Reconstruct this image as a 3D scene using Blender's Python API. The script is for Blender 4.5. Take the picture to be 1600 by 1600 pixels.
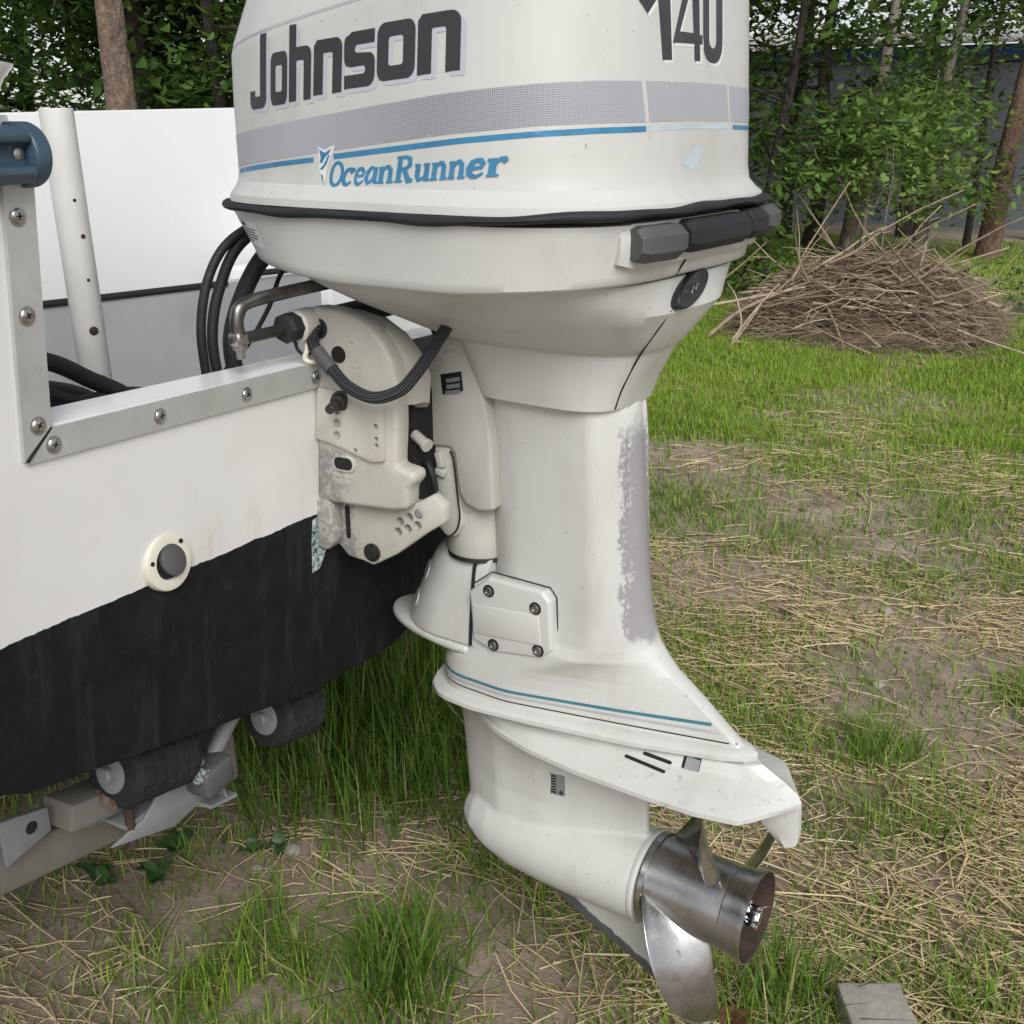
import bpy, bmesh, math, random
import numpy as np
from mathutils import Vector, Matrix, Euler
random.seed(7); RNG = np.random.default_rng(11)
for o in list(bpy.data.objects): bpy.data.objects.remove(o, do_unlink=True)
scene = bpy.context.scene; COL = scene.collection
rad = math.radians

# ------------------------------------------------------------------ camera
cd = bpy.data.cameras.new('camera'); cam = bpy.data.objects.new('camera', cd); COL.objects.link(cam)
cd.sensor_width = 36; cd.lens = 36*1650/1600; cd.clip_start = .05; cd.clip_end = 400
cam.location = (0.2366, -1.1721, 1.42); cam.rotation_euler = (rad(90-20.0), 0, rad(27.5))
scene.camera = cam
# ------------------------------------------------------------------ sky, sun, exposure
SUN_EL, SUN_AZ = 40, 140          # azimuth measured clockwise from +Y (the far side), so 140 = behind the camera, to its right
w = bpy.data.worlds.new('World'); scene.world = w; w.use_nodes = True
nt = w.node_tree; nt.nodes.clear()
sky = nt.nodes.new('ShaderNodeTexSky'); sky.sky_type = 'NISHITA'; sky.sun_disc = False
sky.sun_elevation = rad(SUN_EL); sky.sun_rotation = rad(SUN_AZ); sky.air_density = 1.0; sky.dust_density = 1.0; sky.ozone_density = 1.0
hs = nt.nodes.new('ShaderNodeHueSaturation'); hs.inputs['Saturation'].default_value = .28
bg = nt.nodes.new('ShaderNodeBackground'); bg.inputs['Strength'].default_value = .065
wo = nt.nodes.new('ShaderNodeOutputWorld')
nt.links.new(sky.outputs[0], hs.inputs['Color']); nt.links.new(hs.outputs[0], bg.inputs['Color']); nt.links.new(bg.outputs[0], wo.inputs[0])
sd = bpy.data.lights.new('sun', 'SUN'); sun = bpy.data.objects.new('sun', sd); COL.objects.link(sun)
sd.energy = 1.5; sd.angle = rad(34); sd.color = (1, .99, .97)
a, e = rad(SUN_AZ), rad(SUN_EL)
sdir = Vector((math.sin(a)*math.cos(e), math.cos(a)*math.cos(e), math.sin(e)))
sun.rotation_euler = sdir.to_track_quat('Z', 'Y').to_euler()
scene.view_settings.view_transform = 'Standard'; scene.view_settings.look = 'None'
scene.view_settings.exposure = 0.95; scene.view_settings.gamma = 1
scene.render.engine = 'CYCLES'; cy = scene.cycles; cy.max_bounces = 5; cy.diffuse_bounces = 3; cy.glossy_bounces = 2; cy.transmission_bounces = 3; cy.transparent_max_bounces = 8

# ------------------------------------------------------------------ materials
class NT:
    def __init__(s, name):
        s.m = bpy.data.materials.new(name); s.m.use_nodes = True; s.t = s.m.node_tree
        s.b = s.t.nodes['Principled BSDF']; s.out = s.t.nodes['Material Output']; s._c = None
    def n(s, typ, **kw):
        o = s.t.nodes.new('ShaderNode'+typ)
        for k, v in kw.items(): setattr(o, k, v)
        return o
    def l(s, a, b): s.t.links.new(a, b)
    def co(s, kind='Object'):
        if s._c is None: s._c = s.n('TexCoord')
        return s._c.outputs[kind]
    def noise(s, scale, detail=4, rough=.55, vec=None, stretch=None):
        v = vec or s.co()
        if stretch:
            mp = s.n('Mapping'); mp.inputs['Scale'].default_value = stretch; s.l(v, mp.inputs['Vector']); v = mp.outputs[0]
        o = s.n('TexNoise'); o.inputs['Scale'].default_value = scale; o.inputs['Detail'].default_value = detail; o.inputs['Roughness'].default_value = rough
        s.l(v, o.inputs['Vector']); return o.outputs['Fac']
    def ramp(s, fac, stops):
        r = s.n('ValToRGB'); el = r.color_ramp.elements
        while len(el) < len(stops): el.new(.5)
        for q, (p, c) in zip(el, stops): q.position = p; q.color = (*c, 1) if len(c) == 3 else c
        s.l(fac, r.inputs[0]); return r.outputs[0]
    def val(s, fac, p0, p1, v0=0., v1=1.):
        r = s.n('MapRange'); r.inputs[1].default_value = p0; r.inputs[2].default_value = p1; r.inputs[3].default_value = v0; r.inputs[4].default_value = v1
        s.l(fac, r.inputs[0]); return r.outputs[0]
    def math(s, op, a, b=None):
        m = s.n('Math', operation=op)
        for i, q in enumerate((a, b)):
            if q is None: continue
            if isinstance(q, (int, float)): m.inputs[i].default_value = q
            else: s.l(q, m.inputs[i])
        return m.outputs[0]
    def mix(s, fac, a, b):
        m = s.n('Mix', data_type='RGBA')
        for i, q in ((0, fac), (6, a), (7, b)):
            if isinstance(q, (int, float)): m.inputs[i].default_value = q
            elif isinstance(q, tuple): m.inputs[i].default_value = (*q, 1)
            else: s.l(q, m.inputs[i])
        return m.outputs[2]
    def xyz(s):
        q = s.n('SeparateXYZ'); s.l(s.co(), q.inputs[0]); return q.outputs
    def bump(s, h, strength=.3, dist=.002):
        b = s.n('Bump'); b.inputs['Strength'].default_value = strength; b.inputs['Distance'].default_value = dist
        s.l(h, b.inputs['Height']); s.l(b.outputs[0], s.b.inputs['Normal'])
    def base(s, c):
        if isinstance(c, tuple): s.b.inputs['Base Color'].default_value = (*c, 1)
        else: s.l(c, s.b.inputs['Base Color'])
    def rough(s, r):
        if isinstance(r, (int, float)): s.b.inputs['Roughness'].default_value = r
        else: s.l(r, s.b.inputs['Roughness'])

def simple(name, c, rough=.5, metal=0., var=.12, scale=14, bump=0., bscale=120):
    k = NT(name); f = k.noise(scale, 5, .6)
    d = tuple(x*(1-var*1.6) for x in c); h = tuple(min(1, x*(1+var*.6)) for x in c)
    k.base(k.ramp(f, [(.25, d), (.6, c), (.85, h)])); k.rough(k.val(k.noise(scale*1.7), .3, .7, max(.03, rough-.1), min(1, rough+.1)))
    k.b.inputs['Metallic'].default_value = metal
    if bump: k.bump(k.noise(bscale, 4), bump, .002)
    return k.m
def paint(name, c, rough=.32, grime=(.34, .31, .24), gr=.48, worn=None, speck=True):
    k = NT(name); f = k.noise(6, 4, .6); f2 = k.noise(38, 6, .7)
    col = k.ramp(f, [(.2, tuple(x*.9 for x in c)), (.55, c), (.9, tuple(min(1, x*1.04) for x in c))])
    st = k.math('MULTIPLY', k.math('MAXIMUM', k.val(k.noise(9, 6, .7, stretch=(1, 1, .35)), .52, .8), k.math('MULTIPLY', k.val(k.noise(31, 8, .8), .62, .70), .8)), gr)
    col = k.mix(st, col, grime)
    if speck:
        sp = k.math('MAXIMUM', k.val(k.noise(160, 2, .4), .745, .775), k.math('MULTIPLY', k.math('MULTIPLY', k.val(k.noise(75, 6, .8), .665, .70), k.val(k.noise(7, 3, .5), .52, .62)), .8))
        col = k.mix(k.math('MULTIPLY', sp, .55), col, (.16, .13, .1))
    if worn is not None: col = worn(k, col)
    k.base(col); k.rough(k.val(f2, .3, .75, rough-.06, rough+.16)); k.b.inputs['Specular IOR Level'].default_value = .4
    k.bump(k.noise(70, 3), .06, .001)
    return k.m
CREAM = (.565, .568, .535)
def worn_leg(k, col):
    X, Y, Zc = k.xyz()
    d = k.math('ADD', k.math('SUBTRACT', X, k.val(Zc, .80, 1.07, -.014, -.031)), k.math('MULTIPLY', k.math('SUBTRACT', k.noise(30, 8, .75), .5), .03))
    # bare grey primer along the trailing edge
    edge = k.val(d, -.188, -.185)
    lo = k.val(k.math('ADD', Zc, k.math('MULTIPLY', k.math('SUBTRACT', k.noise(60, 6, .7), .5), .05)), .785, .80)
    hi = k.val(k.math('ADD', Zc, k.math('MULTIPLY', k.math('SUBTRACT', k.noise(40, 6, .7), .5), .09)), 1.085, 1.06)
    m = k.math('MULTIPLY', k.math('MULTIPLY', edge, lo), hi)
    flake = k.math('MAXIMUM', k.val(k.noise(150, 3, .6), .42, .48), k.val(d, -.184, -.178))
    col = k.mix(k.math('MULTIPLY', m, flake), col, (.30, .29, .30))
    low = k.math('MULTIPLY', k.val(k.noise(85, 7, .75), .60, .63), k.math('MULTIPLY', k.val(X, -.20, -.12), k.val(Zc, .80, .70, 0, .8)))
    return k.mix(low, col, (.36, .35, .35))
def worn_bracket(k, col):
    X, Y, Zc = k.xyz()
    d = k.math('ADD', X, k.math('MULTIPLY', k.math('SUBTRACT', k.noise(45, 8, .75), .5), .12))
    m = k.math('MULTIPLY', k.math('MULTIPLY', k.val(d, -.545, -.56), k.val(Zc, 1.045, 1.03)), k.val(k.noise(150, 6, .7), .40, .52, .25, 1.))
    col = k.mix(k.math('MULTIPLY', m, .85), col, (.22, .215, .205))
    return k.mix(k.math('MULTIPLY', k.val(k.noise(55, 7, .8), .62, .68), .7), col, (.20, .18, .15))
def worn_skeg(k, col):
    X, Y, Zc = k.xyz()
    d = k.math('ADD', k.math('ADD', k.math('MULTIPLY', X, .49), Zc), k.math('MULTIPLY', k.math('SUBTRACT', k.noise(55, 6, .7), .5), .02))
    m = k.val(d, .1935, .1895)
    c2 = k.mix(m, col, (.10, .105, .11))
    return k.mix(k.math('MULTIPLY', k.val(k.noise(70, 7, .75), .66, .69), .6), c2, (.30, .29, .27))
M = {}
M['cream'] = paint('cream_engine_paint', CREAM)
M['leg'] = paint('worn_engine_paint', CREAM, worn=worn_leg)
M['skeg'] = paint('scuffed_gearcase_paint', CREAM, worn=worn_skeg)
M['bracket'] = paint('chalky_bracket_paint', (.50, .488, .435), rough=.5, grime=(.30, .25, .17), gr=.5, worn=worn_bracket)
M['cream_old'] = paint('aged_bracket_paint', (.49, .482, .435), rough=.48, grime=(.28, .25, .19), gr=.5)
M['rubber'] = simple('black_rubber', (.016, .016, .018), .65, bump=.35, bscale=60)
M['rubber_grey'] = simple('faded_black_plastic', (.085, .083, .083), .6, bump=.2)
M['black'] = simple('black_plastic', (.013, .013, .014), .4)
M['hole'] = simple('dark_hollow', (.01, .009, .008), .9)
M['dark_metal'] = simple('grimy_dark_metal', (.055, .052, .048), .5, .5, .35, 40, .3)
M['steel'] = simple('stainless_steel', (.52, .51, .50), .3, 1., .2, 60)
M['worn_steel'] = simple('tarnished_steel', (.24, .23, .215), .36, 1., .35, 45)
M['chrome'] = simple('bright_steel', (.72, .72, .72), .15, 1., .1, 30)
M['grey_decal'] = simple('letter_shadow_print', (.50, .50, .56), .4)
M['ink'] = simple('charcoal_lettering', (.035, .035, .038), .42, var=.2)
M['blue_ink'] = simple('blue_lettering', (.045, .22, .40), .42, var=.15, scale=60)
M['pale_blue'] = simple('pale_blue_print_ghost', (.50, .60, .64), .45)
M['white_print'] = simple('white_print', (.72, .72, .70), .45, var=.05)
M['line_grey'] = simple('grey_pinstripe', (.42, .42, .43), .45)
M['teal'] = simple('teal_pinstripe', (.05, .19, .25), .42, var=.15)
def stripe_mat():
    k = NT('halftone_grey_stripe'); uv = k.n('UVMap'); q = k.n('SeparateXYZ'); k.l(uv.outputs[0], q.inputs[0]); S, V = q.outputs[0], q.outputs[1]
    pitch = 1450.
    a = k.math('SINE', k.math('MULTIPLY', k.math('ADD', S, k.math('MULTIPLY', V, .039)), pitch)); b = k.math('SINE', k.math('MULTIPLY', k.math('SUBTRACT', S, k.math('MULTIPLY', V, .039)), pitch))
    dots = k.math('MULTIPLY', a, b)
    dark = k.ramp(k.val(S, -.2, .6), [(0, (.0,)*3), (.18, (.05,)*3), (.38, (.75,)*3), (.55, (.6,)*3), (.66, (.25,)*3), (.7, (0,)*3)])
    f = k.math('MULTIPLY', k.val(dots, -.15, .35), dark)
    col = k.mix(f, k.mix(k.math('MULTIPLY', k.noise(25), .5), (.40, .40, .435), (.34, .345, .38)), (.09, .092, .105))
    k.base(col); k.rough(.42)
    # flaked edges: chips of the print are missing along the border
    ed = k.math('MINIMUM', V, k.math('SUBTRACT', 1.0, V))
    chip = k.math('GREATER_THAN', k.math('ADD', ed, .0), k.val(k.noise(75, 5, .7), .63, .90, -.02, .32))
    k.l(chip, k.b.inputs['Alpha'])
    return k.m
M['stripe'] = stripe_mat()
def gel_mat():
    k = NT('hull_gelcoat_and_bottom_paint'); X, Y, Zc = k.xyz()
    # boundary of the bottom paint follows the sloping waterline, brushed by hand
    hgt = k.math('ADD', Zc, k.math('MULTIPLY', Y, .045))
    hgt = k.math('ADD', hgt, k.math('MULTIPLY', k.math('SUBTRACT', k.noise(14, 6, .7), .5), .012))
    m = k.val(hgt, .9355, .9365)
    gel = k.ramp(k.noise(5, 4), [(.2, (.66, .655, .63)), (.6, (.73, .725, .705)), (.9, (.77, .765, .75))])
    dirt = k.math('MULTIPLY', k.val(k.noise(13, 7, .72, stretch=(1, 1, .4)), .54, .72), k.val(hgt, 1.06, .96, 0, .55))
    gel = k.mix(dirt, gel, (.52, .40, .24))
    smudge = k.math('MULTIPLY', k.val(k.noise(17, 7, .8), .655, .72), .4); gel = k.mix(smudge, gel, (.30, .28, .24))
    blk = k.ramp(k.noise(22, 8, .75), [(.3, (.008, .0085, .010)), (.6, (.015, .016, .018)), (.8, (.032, .034, .037))])
    drip = k.math('MULTIPLY', k.val(k.noise(24, 6, .7, stretch=(1, 1, .10)), .52, .75), .5); blk = k.mix(drip, blk, (.055, .06, .068)); blk = k.mix(k.math('MULTIPLY', k.val(k.noise(60, 8, .8), .66, .70), .6), blk, (.09, .10, .105))
    k.base(k.mix(m, blk, gel)); k.rough(k.val(m, 0, 1, .75, .22)); k.l(k.val(m, 0, 1, .12, .5), k.b.inputs['Specular IOR Level'])
    k.bump(k.math('MULTIPLY', k.noise(90, 5, .7), k.val(m, 0, 1, 1, .02)), .35, .003)
    return k.m
M['hull'] = gel_mat()
M['gel'] = simple('white_gelcoat', (.80, .80, .79), .25, var=.03, scale=4)
M['pvc'] = simple('white_pvc', (.70, .69, .65), .35, var=.06, scale=20)
M['grey_panel'] = simple('grey_painted_panel', (.47, .475, .485), .45, var=.1, scale=6, bump=.1)
M['blue_rail'] = simple('slate_blue_plastic', (.045, .085, .125), .4, var=.2)
M['flange'] = simple('yellowed_plastic', (.70, .67, .57), .4)
def alu_mat(name, c=(.50, .51, .485), rough=.5, metal=.35):
    k = NT(name); f = k.noise(7, 8, .75); f2 = k.noise(40, 6, .75)
    col = k.ramp(f, [(.3, tuple(x*.78 for x in c)), (.55, c), (.75, tuple(x*1.15 for x in c))])
    col = k.mix(k.math('MULTIPLY', k.val(f2, .58, .72), .35), col, tuple(x*.6 for x in c))
    k.base(col); k.rough(k.val(f2, .3, .7, rough-.08, rough+.15)); k.b.inputs['Metallic'].default_value = metal; k.bump(k.noise(120, 4), .08, .001)
    return k.m
M['alu'] = alu_mat('weathered_aluminium'); M['galv'] = alu_mat('galvanised_steel', (.27, .28, .285), .6, .35)  # galvanised colour lowered: shade beneath the boat is put into it
M['galv_dirty_shaded'] = alu_mat('shaded_trailer_steel', (.20, .185, .16), .75, .15)  # dirty steel, with the boat's shade painted into its colour as well
def prop_mat():
    k = NT('worn_propeller_steel'); f = k.noise(9, 7, .7); f2 = k.noise(55, 7, .75)
    col = k.ramp(f, [(.25, (.26, .25, .24)), (.5, (.46, .45, .44)), (.8, (.66, .65, .64))])
    col = k.mix(k.math('MULTIPLY', k.val(f2, .6, .7), .8), col, (.09, .065, .045))
    k.base(col); k.rough(k.val(k.noise(22, 6, .7), .3, .75, .18, .42)); k.b.inputs['Metallic'].default_value = 1.; k.bump(k.noise(60, 4), .08, .001)
    return k.m
M['prop'] = prop_mat()
M['rust'] = simple('depth_shaded_rust', (.055, .030, .021), .85, 0, .4, 40, .5)  # rust darkened so the hub throat looks deeper: shade in the colour
M['tyre'] = simple('roller_rubber', (.012, .0135, .013), .85, 0, .3, 30, .5, 50)
M['scab'] = simple('scraped_paint', (.22, .155, .115), .85, var=.55, scale=90, bump=.5)
def chip_mat():
    k = NT('chipped_teal_paint'); f = k.noise(150, 7, .75); k.base(k.ramp(f, [(.40, (.02, .022, .024)), (.47, (.10, .14, .14)), (.53, (.30, .40, .40)), (.62, (.62, .62, .58))])); k.rough(.75); k.bump(f, .4, .002); return k.m
M['teal_paint'] = chip_mat()
M['concrete'] = simple('pale_concrete', (.36, .33, .285), .85, var=.2, scale=30, bump=.6, bscale=90)
def braid_mat():
    k = NT('braided_hose'); uv = k.n('UVMap'); q = k.n('SeparateXYZ'); k.l(uv.outputs[0], q.inputs[0]); U, V = q.outputs[0], q.outputs[1]
    a = k.math('SINE', k.math('ADD', k.math('MULTIPLY', U, 18.85), k.math('MULTIPLY', V, 1150.))); b = k.math('SINE', k.math('SUBTRACT', k.math('MULTIPLY', U, 18.85), k.math('MULTIPLY', V, 1150.)))
    w_ = k.math('MULTIPLY', a, b); k.base(k.mix(k.val(w_, .3, .8), (.010, .011, .014), (.06, .066, .085))); k.rough(.42); k.bump(w_, .8, .001)
    return k.m
M['braid'] = braid_mat()

# ------------------------------------------------------------------ mesh helpers
def link(o, parent=None):
    COL.objects.link(o)
    if parent is not None:
        o.parent = parent
    return o
def mesh_obj(name, verts, faces, mat, parent=None, smooth=False, angle=None, uv=None):
    me = bpy.data.meshes.new(name); me.from_pydata([tuple(v) for v in verts], [], [tuple(f) for f in faces]); me.validate()
    bm = bmesh.new(); bm.from_mesh(me); bmesh.ops.recalc_face_normals(bm, faces=bm.faces); bm.to_mesh(me); bm.free()
    if mat is not None: me.materials.append(mat)
    if smooth: me.shade_smooth()
    if uv is not None:
        L = me.uv_layers.new(name='UVMap')
        for lp in me.loops: L.data[lp.index].uv = uv[lp.vertex_index]
    o = bpy.data.objects.new(name, me); link(o, parent)
    if angle is not None:
        me.shade_smooth(); sharp(o, angle)
    return o
def sharp(o, deg=35):
    me = o.data; bm = bmesh.new(); bm.from_mesh(me)
    for ed in bm.edges:
        if len(ed.link_faces) == 2: ed.smooth = ed.calc_face_angle(0) < rad(deg)
    for f in bm.faces: f.smooth = True
    bm.to_mesh(me); bm.free(); return o
def bake(o):
    dg = bpy.context.evaluated_depsgraph_get(); me = bpy.data.meshes.new_from_object(o.evaluated_get(dg)); o.modifiers.clear(); o.data = me; return o
def bevel(o, wd, seg=2, ang=30):
    m = o.modifiers.new('b', 'BEVEL'); m.width = wd; m.segments = seg; m.limit_method = 'ANGLE'; m.angle_limit = rad(ang); bake(o); o.data.shade_smooth(); return sharp(o, 50)
def box(name, c, s, mat, parent=None, rot=(0, 0, 0), bv=0.):
    R = Euler(rot).to_matrix(); V = []
    for dx in (-1, 1):
        for dy in (-1, 1):
            for dz in (-1, 1): V.append(Vector(c)+R@Vector((dx*s[0]/2, dy*s[1]/2, dz*s[2]/2)))
    o = mesh_obj(name, V, [(0, 1, 3, 2), (4, 6, 7, 5), (0, 4, 5, 1), (2, 3, 7, 6), (0, 2, 6, 4), (1, 5, 7, 3)], mat, parent)
    return bevel(o, bv) if bv else o
def prism(name, poly, lo, hi, mat, parent=None, axis=1, bv=0., seg=2, raw=False):
    """poly of 2D points extruded along axis (1: poly is x,z; 0: poly is y,z; 2: poly is x,y)"""
    def mk(p, h): return (p[0], h, p[1]) if axis == 1 else (h, p[0], p[1]) if axis == 0 else (p[0], p[1], h)
    n = len(poly); V = [mk(p, lo) for p in poly]+[mk(p, hi) for p in poly]
    F = [tuple(range(n)), tuple(range(2*n-1, n-1, -1))]+[(i, (i+1) % n, n+(i+1) % n, n+i) for i in range(n)]
    if raw: return V, F
    o = mesh_obj(name, V, F, mat, parent)
    return bevel(o, bv, seg) if bv else sharp(o, 35)
def loft(rings, cap=True, closed=True):
    n = len(rings[0]); V = [v for r in rings for v in r]; F = []
    for i in range(len(rings)-1):
        for j in range(n if closed else n-1):
            k = (j+1) % n; F.append((i*n+j, i*n+k, (i+1)*n+k, (i+1)*n+j))
    if cap: F += [tuple(range(n)), tuple(range(len(V)-1, len(V)-n-1, -1))]
    return V, F
def drill(o, holes, lo, hi, seg=18):
    """cut round blind holes along y: holes are (x, z, r)"""
    V, F = merge([lathe_geo([(r, lo), (r, hi)], (x, 0, z), (0, 1, 0), seg) for x, z, r in holes]); c = mesh_obj('cutter', V, F, o.data.materials[0]); m = o.modifiers.new('h', 'BOOLEAN'); m.operation = 'DIFFERENCE'; m.solver = 'EXACT'; m.object = c; bake(o); bpy.data.objects.remove(c); o.data.shade_smooth(); return sharp(o, 35)
def smooth_path(pts, n=8):
    P = [Vector(p) for p in pts]; out = []
    for i in range(len(P)-1):
        p0, p1, p2, p3 = P[max(i-1, 0)], P[i], P[i+1], P[min(i+2, len(P)-1)]
        for k in range(n):
            t = k/n; out.append(.5*((2*p1)+(p2-p0)*t+(2*p0-5*p1+4*p2-p3)*t*t+(3*p1-p0-3*p2+p3)*t**3))
    out.append(P[-1]); return out
def tube_geo(pts, r, seg=10, n=8, smooth=True, cap=True):
    P = smooth_path(pts, n) if smooth else [Vector(p) for p in pts]
    m = len(P); rr = r if callable(r) else (lambda t: r)
    rings = []; uv = []; up = None; acc = 0
    for i, p in enumerate(P):
        d = (P[min(i+1, m-1)]-P[max(i-1, 0)]).normalized()
        if up is None: up = Vector((0, 0, 1)) if abs(d.z) < .9 else Vector((1, 0, 0))
        s = d.cross(up).normalized(); up = s.cross(d).normalized(); q = rr(i/(m-1))
        if i: acc += (p-P[i-1]).length
        rings.append([p+(s*math.cos(2*math.pi*k/seg)+up*math.sin(2*math.pi*k/seg))*q for k in range(seg)]); uv += [(abs(2*k/seg-1), acc) for k in range(seg)]
    V, F = loft(rings, cap); return V, F, uv
def tube(name, pts, r, mat, parent=None, seg=10, n=8, smooth=True):
    V, F, uv = tube_geo(pts, r, seg, n, smooth); return mesh_obj(name, V, F, mat, parent, angle=50, uv=uv)
def lathe_geo(prof, origin, axis, seg=32, a0=0., closed_ends=True):
    ax = Vector(axis).normalized(); up = Vector((0, 0, 1)) if abs(ax.z) < .9 else Vector((1, 0, 0)); s = ax.cross(up).normalized(); u = s.cross(ax)
    rings = [[Vector(origin)+ax*h+(s*math.cos(a0+2*math.pi*k/seg)+u*math.sin(a0+2*math.pi*k/seg))*max(r, 1e-5) for k in range(seg)] for r, h in prof]
    return loft(rings, closed_ends)
def lathe(name, prof, origin, axis, mat, parent=None, seg=32, ang=35, a0=0., cap=True):
    V, F = lathe_geo(prof, origin, axis, seg, a0, cap); return mesh_obj(name, V, F, mat, parent, angle=ang)
def merge(geos):
    V, F = [], []
    for v, f in geos: k = len(V); V += list(v); F += [tuple(i+k for i in q) for q in f]
    return V, F
def fuse(name, geos, mat, parent, voxel=.003, it=6, fac=.5):
    """weld overlapping closed shells into one cast-looking skin"""
    V, F = merge(geos); o = mesh_obj(name, V, F, mat, None)
    m = o.modifiers.new('r', 'REMESH'); m.mode = 'VOXEL'; m.voxel_size = voxel; m.use_smooth_shade = True
    if it: s = o.modifiers.new('s', 'SMOOTH'); s.factor = fac; s.iterations = it
    bake(o)
    if not o.data.materials: o.data.materials.append(mat)
    o.data.shade_smooth()
    if parent is not None: o.parent = parent
    return o
def empty(name, loc=(0, 0, 0), rotz=0.):
    o = bpy.data.objects.new(name, None); o.location = loc; o.rotation_euler = (0, 0, rotz); o.empty_display_size = .1; COL.objects.link(o); return o
def tag(o, label, cat, group=None, kind=None):
    o['label'] = label; o['category'] = cat
    if group: o['group'] = group
    if kind: o['kind'] = kind
    return o
def bulk(name, V, F4, mat, parent=None, smooth=False, attr=None):
    """fast mesh from numpy: V (n,3), F4 (m,k) of one face size"""
    me = bpy.data.meshes.new(name); V = np.asarray(V, np.float32); F4 = np.asarray(F4, np.int32); k = F4.shape[1]
    me.vertices.add(len(V)); me.vertices.foreach_set('co', V.ravel()); me.loops.add(F4.size); me.loops.foreach_set('vertex_index', F4.ravel())
    me.polygons.add(len(F4)); me.polygons.foreach_set('loop_start', np.arange(0, F4.size, k, dtype=np.int32)); me.polygons.foreach_set('loop_total', np.full(len(F4), k, np.int32))
    me.update(calc_edges=True); me.materials.append(mat)
    if attr is not None:
        at = me.attributes.new('tone', 'FLOAT', 'POINT'); at.data.foreach_set('value', np.asarray(attr, np.float32))
    if smooth: me.shade_smooth()
    o = bpy.data.objects.new(name, me); link(o, parent); return o
# ================================================================== OUTBOARD MOTOR (local axes: x aft, y starboard, z up; steered 7 degrees)
motor = empty('outboard_motor', (-.001, 0, 0), rad(-7)); MINV = (Matrix.Translation((-.001, 0, 0))@Matrix.Rotation(rad(-7), 4, 'Z')).inverted()
tag(motor, 'cream white outboard motor with grey stripe and steel propeller, hung on the boat transom', 'outboard motor')
def fixed(o, parent=None):      # part measured in boat axes
    o.parent = parent or motor; o.matrix_parent_inverse = MINV; return o
def lerp_tab(tab, z):
    if z <= tab[0][0]: return tab[0][1:]
    for p, q in zip(tab, tab[1:]):
        if z <= q[0]:
            k = (z-p[0])/(q[0]-p[0]); return tuple(i+(j-i)*k for i, j in zip(p[1:], q[1:]))
    return tab[-1][1:]
COWL = [(1.338, -.712, -.127, .276, 3.5, 3.8), (1.346, -.711, -.128, .275, 3.5, 3.8), (1.352, -.706, -.135, .268, 3.6, 3.8), (1.361, -.703, -.142, .260, 3.7, 3.8), (1.375, -.702, -.145, .258, 3.7, 3.8),
        (1.45, -.702, -.150, .257, 3.7, 3.8), (1.535, -.702, -.158, .254, 3.7, 3.8), (1.548, -.700, -.161, .251, 3.7, 3.8), (1.60, -.685, -.18, .232, 3.6, 3.7), (1.68, -.63, -.21, .205, 3.2, 3.5), (1.73, -.58, -.25, .175, 2.8, 3.2), (1.745, -.52, -.31, .12, 2.5, 2.8)]
XC = -.43
def ring_pt(tab, t, z, xc=XC):
    xf, xa, wd, nf, na = lerp_tab(tab, z); c, s = math.cos(t), math.sin(t); n = na if c >= 0 else nf; A = (xa-xc) if c >= 0 else (xc-xf)
    return (xc+A*math.copysign(abs(c)**(2/n), c), wd*math.copysign(abs(s)**(2/n), s), z)
def slant(zt): return .17*min(1, max(0, (zt-1.46)/.08))
def cowl_pt(t, zt):
    x, y, z = ring_pt(COWL, t, zt); return Vector((x, y, z+slant(zt)*(x-XC)*(1 if x < XC else .6)))
def tlist(n):      # parameter values spread evenly along the outline
    ts = np.linspace(-math.pi, math.pi, 6001); P = np.array([ring_pt(COWL, t, 1.43) for t in ts]); S = np.concatenate([[0], np.cumsum(np.linalg.norm(np.diff(P, axis=0), axis=1))])
    return np.interp(np.linspace(0, S[-1], n, endpoint=False), S, ts), ts, S
TL, _ts, _S = tlist(220)
_S = _S-np.interp(-math.pi/2, _ts, _S)
def surf(s, z, off=0.):
    t = float(np.interp(s, _S, _ts)); zt = z
    for _ in range(5): x = ring_pt(COWL, t, zt)[0]; zt = z-slant(zt)*(x-XC)*(1 if x < XC else .6)
    p = cowl_pt(t, zt)
    if off:
        d1 = cowl_pt(t+.004, zt)-cowl_pt(t-.004, zt); d2 = cowl_pt(t, zt+.001)-cowl_pt(t, zt-.001); nn = d1.cross(d2).normalized()
        if nn.dot(p-Vector((XC, 0, z))) < 0: nn = -nn
        p = p+nn*off
    return p
zs = [1.338, 1.342, 1.346, 1.349, 1.352, 1.356, 1.361, 1.367, 1.375, 1.39, 1.41, 1.43, 1.45, 1.47, 1.49, 1.51, 1.525, 1.535, 1.541, 1.548, 1.57, 1.60, 1.63, 1.66, 1.68, 1.71, 1.73, 1.74, 1.745]
V, F = loft([[cowl_pt(t, z) for t in TL] for z in zs]); cowl = mesh_obj('engine_cover', V, F, M['cream'], motor, angle=28)

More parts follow.
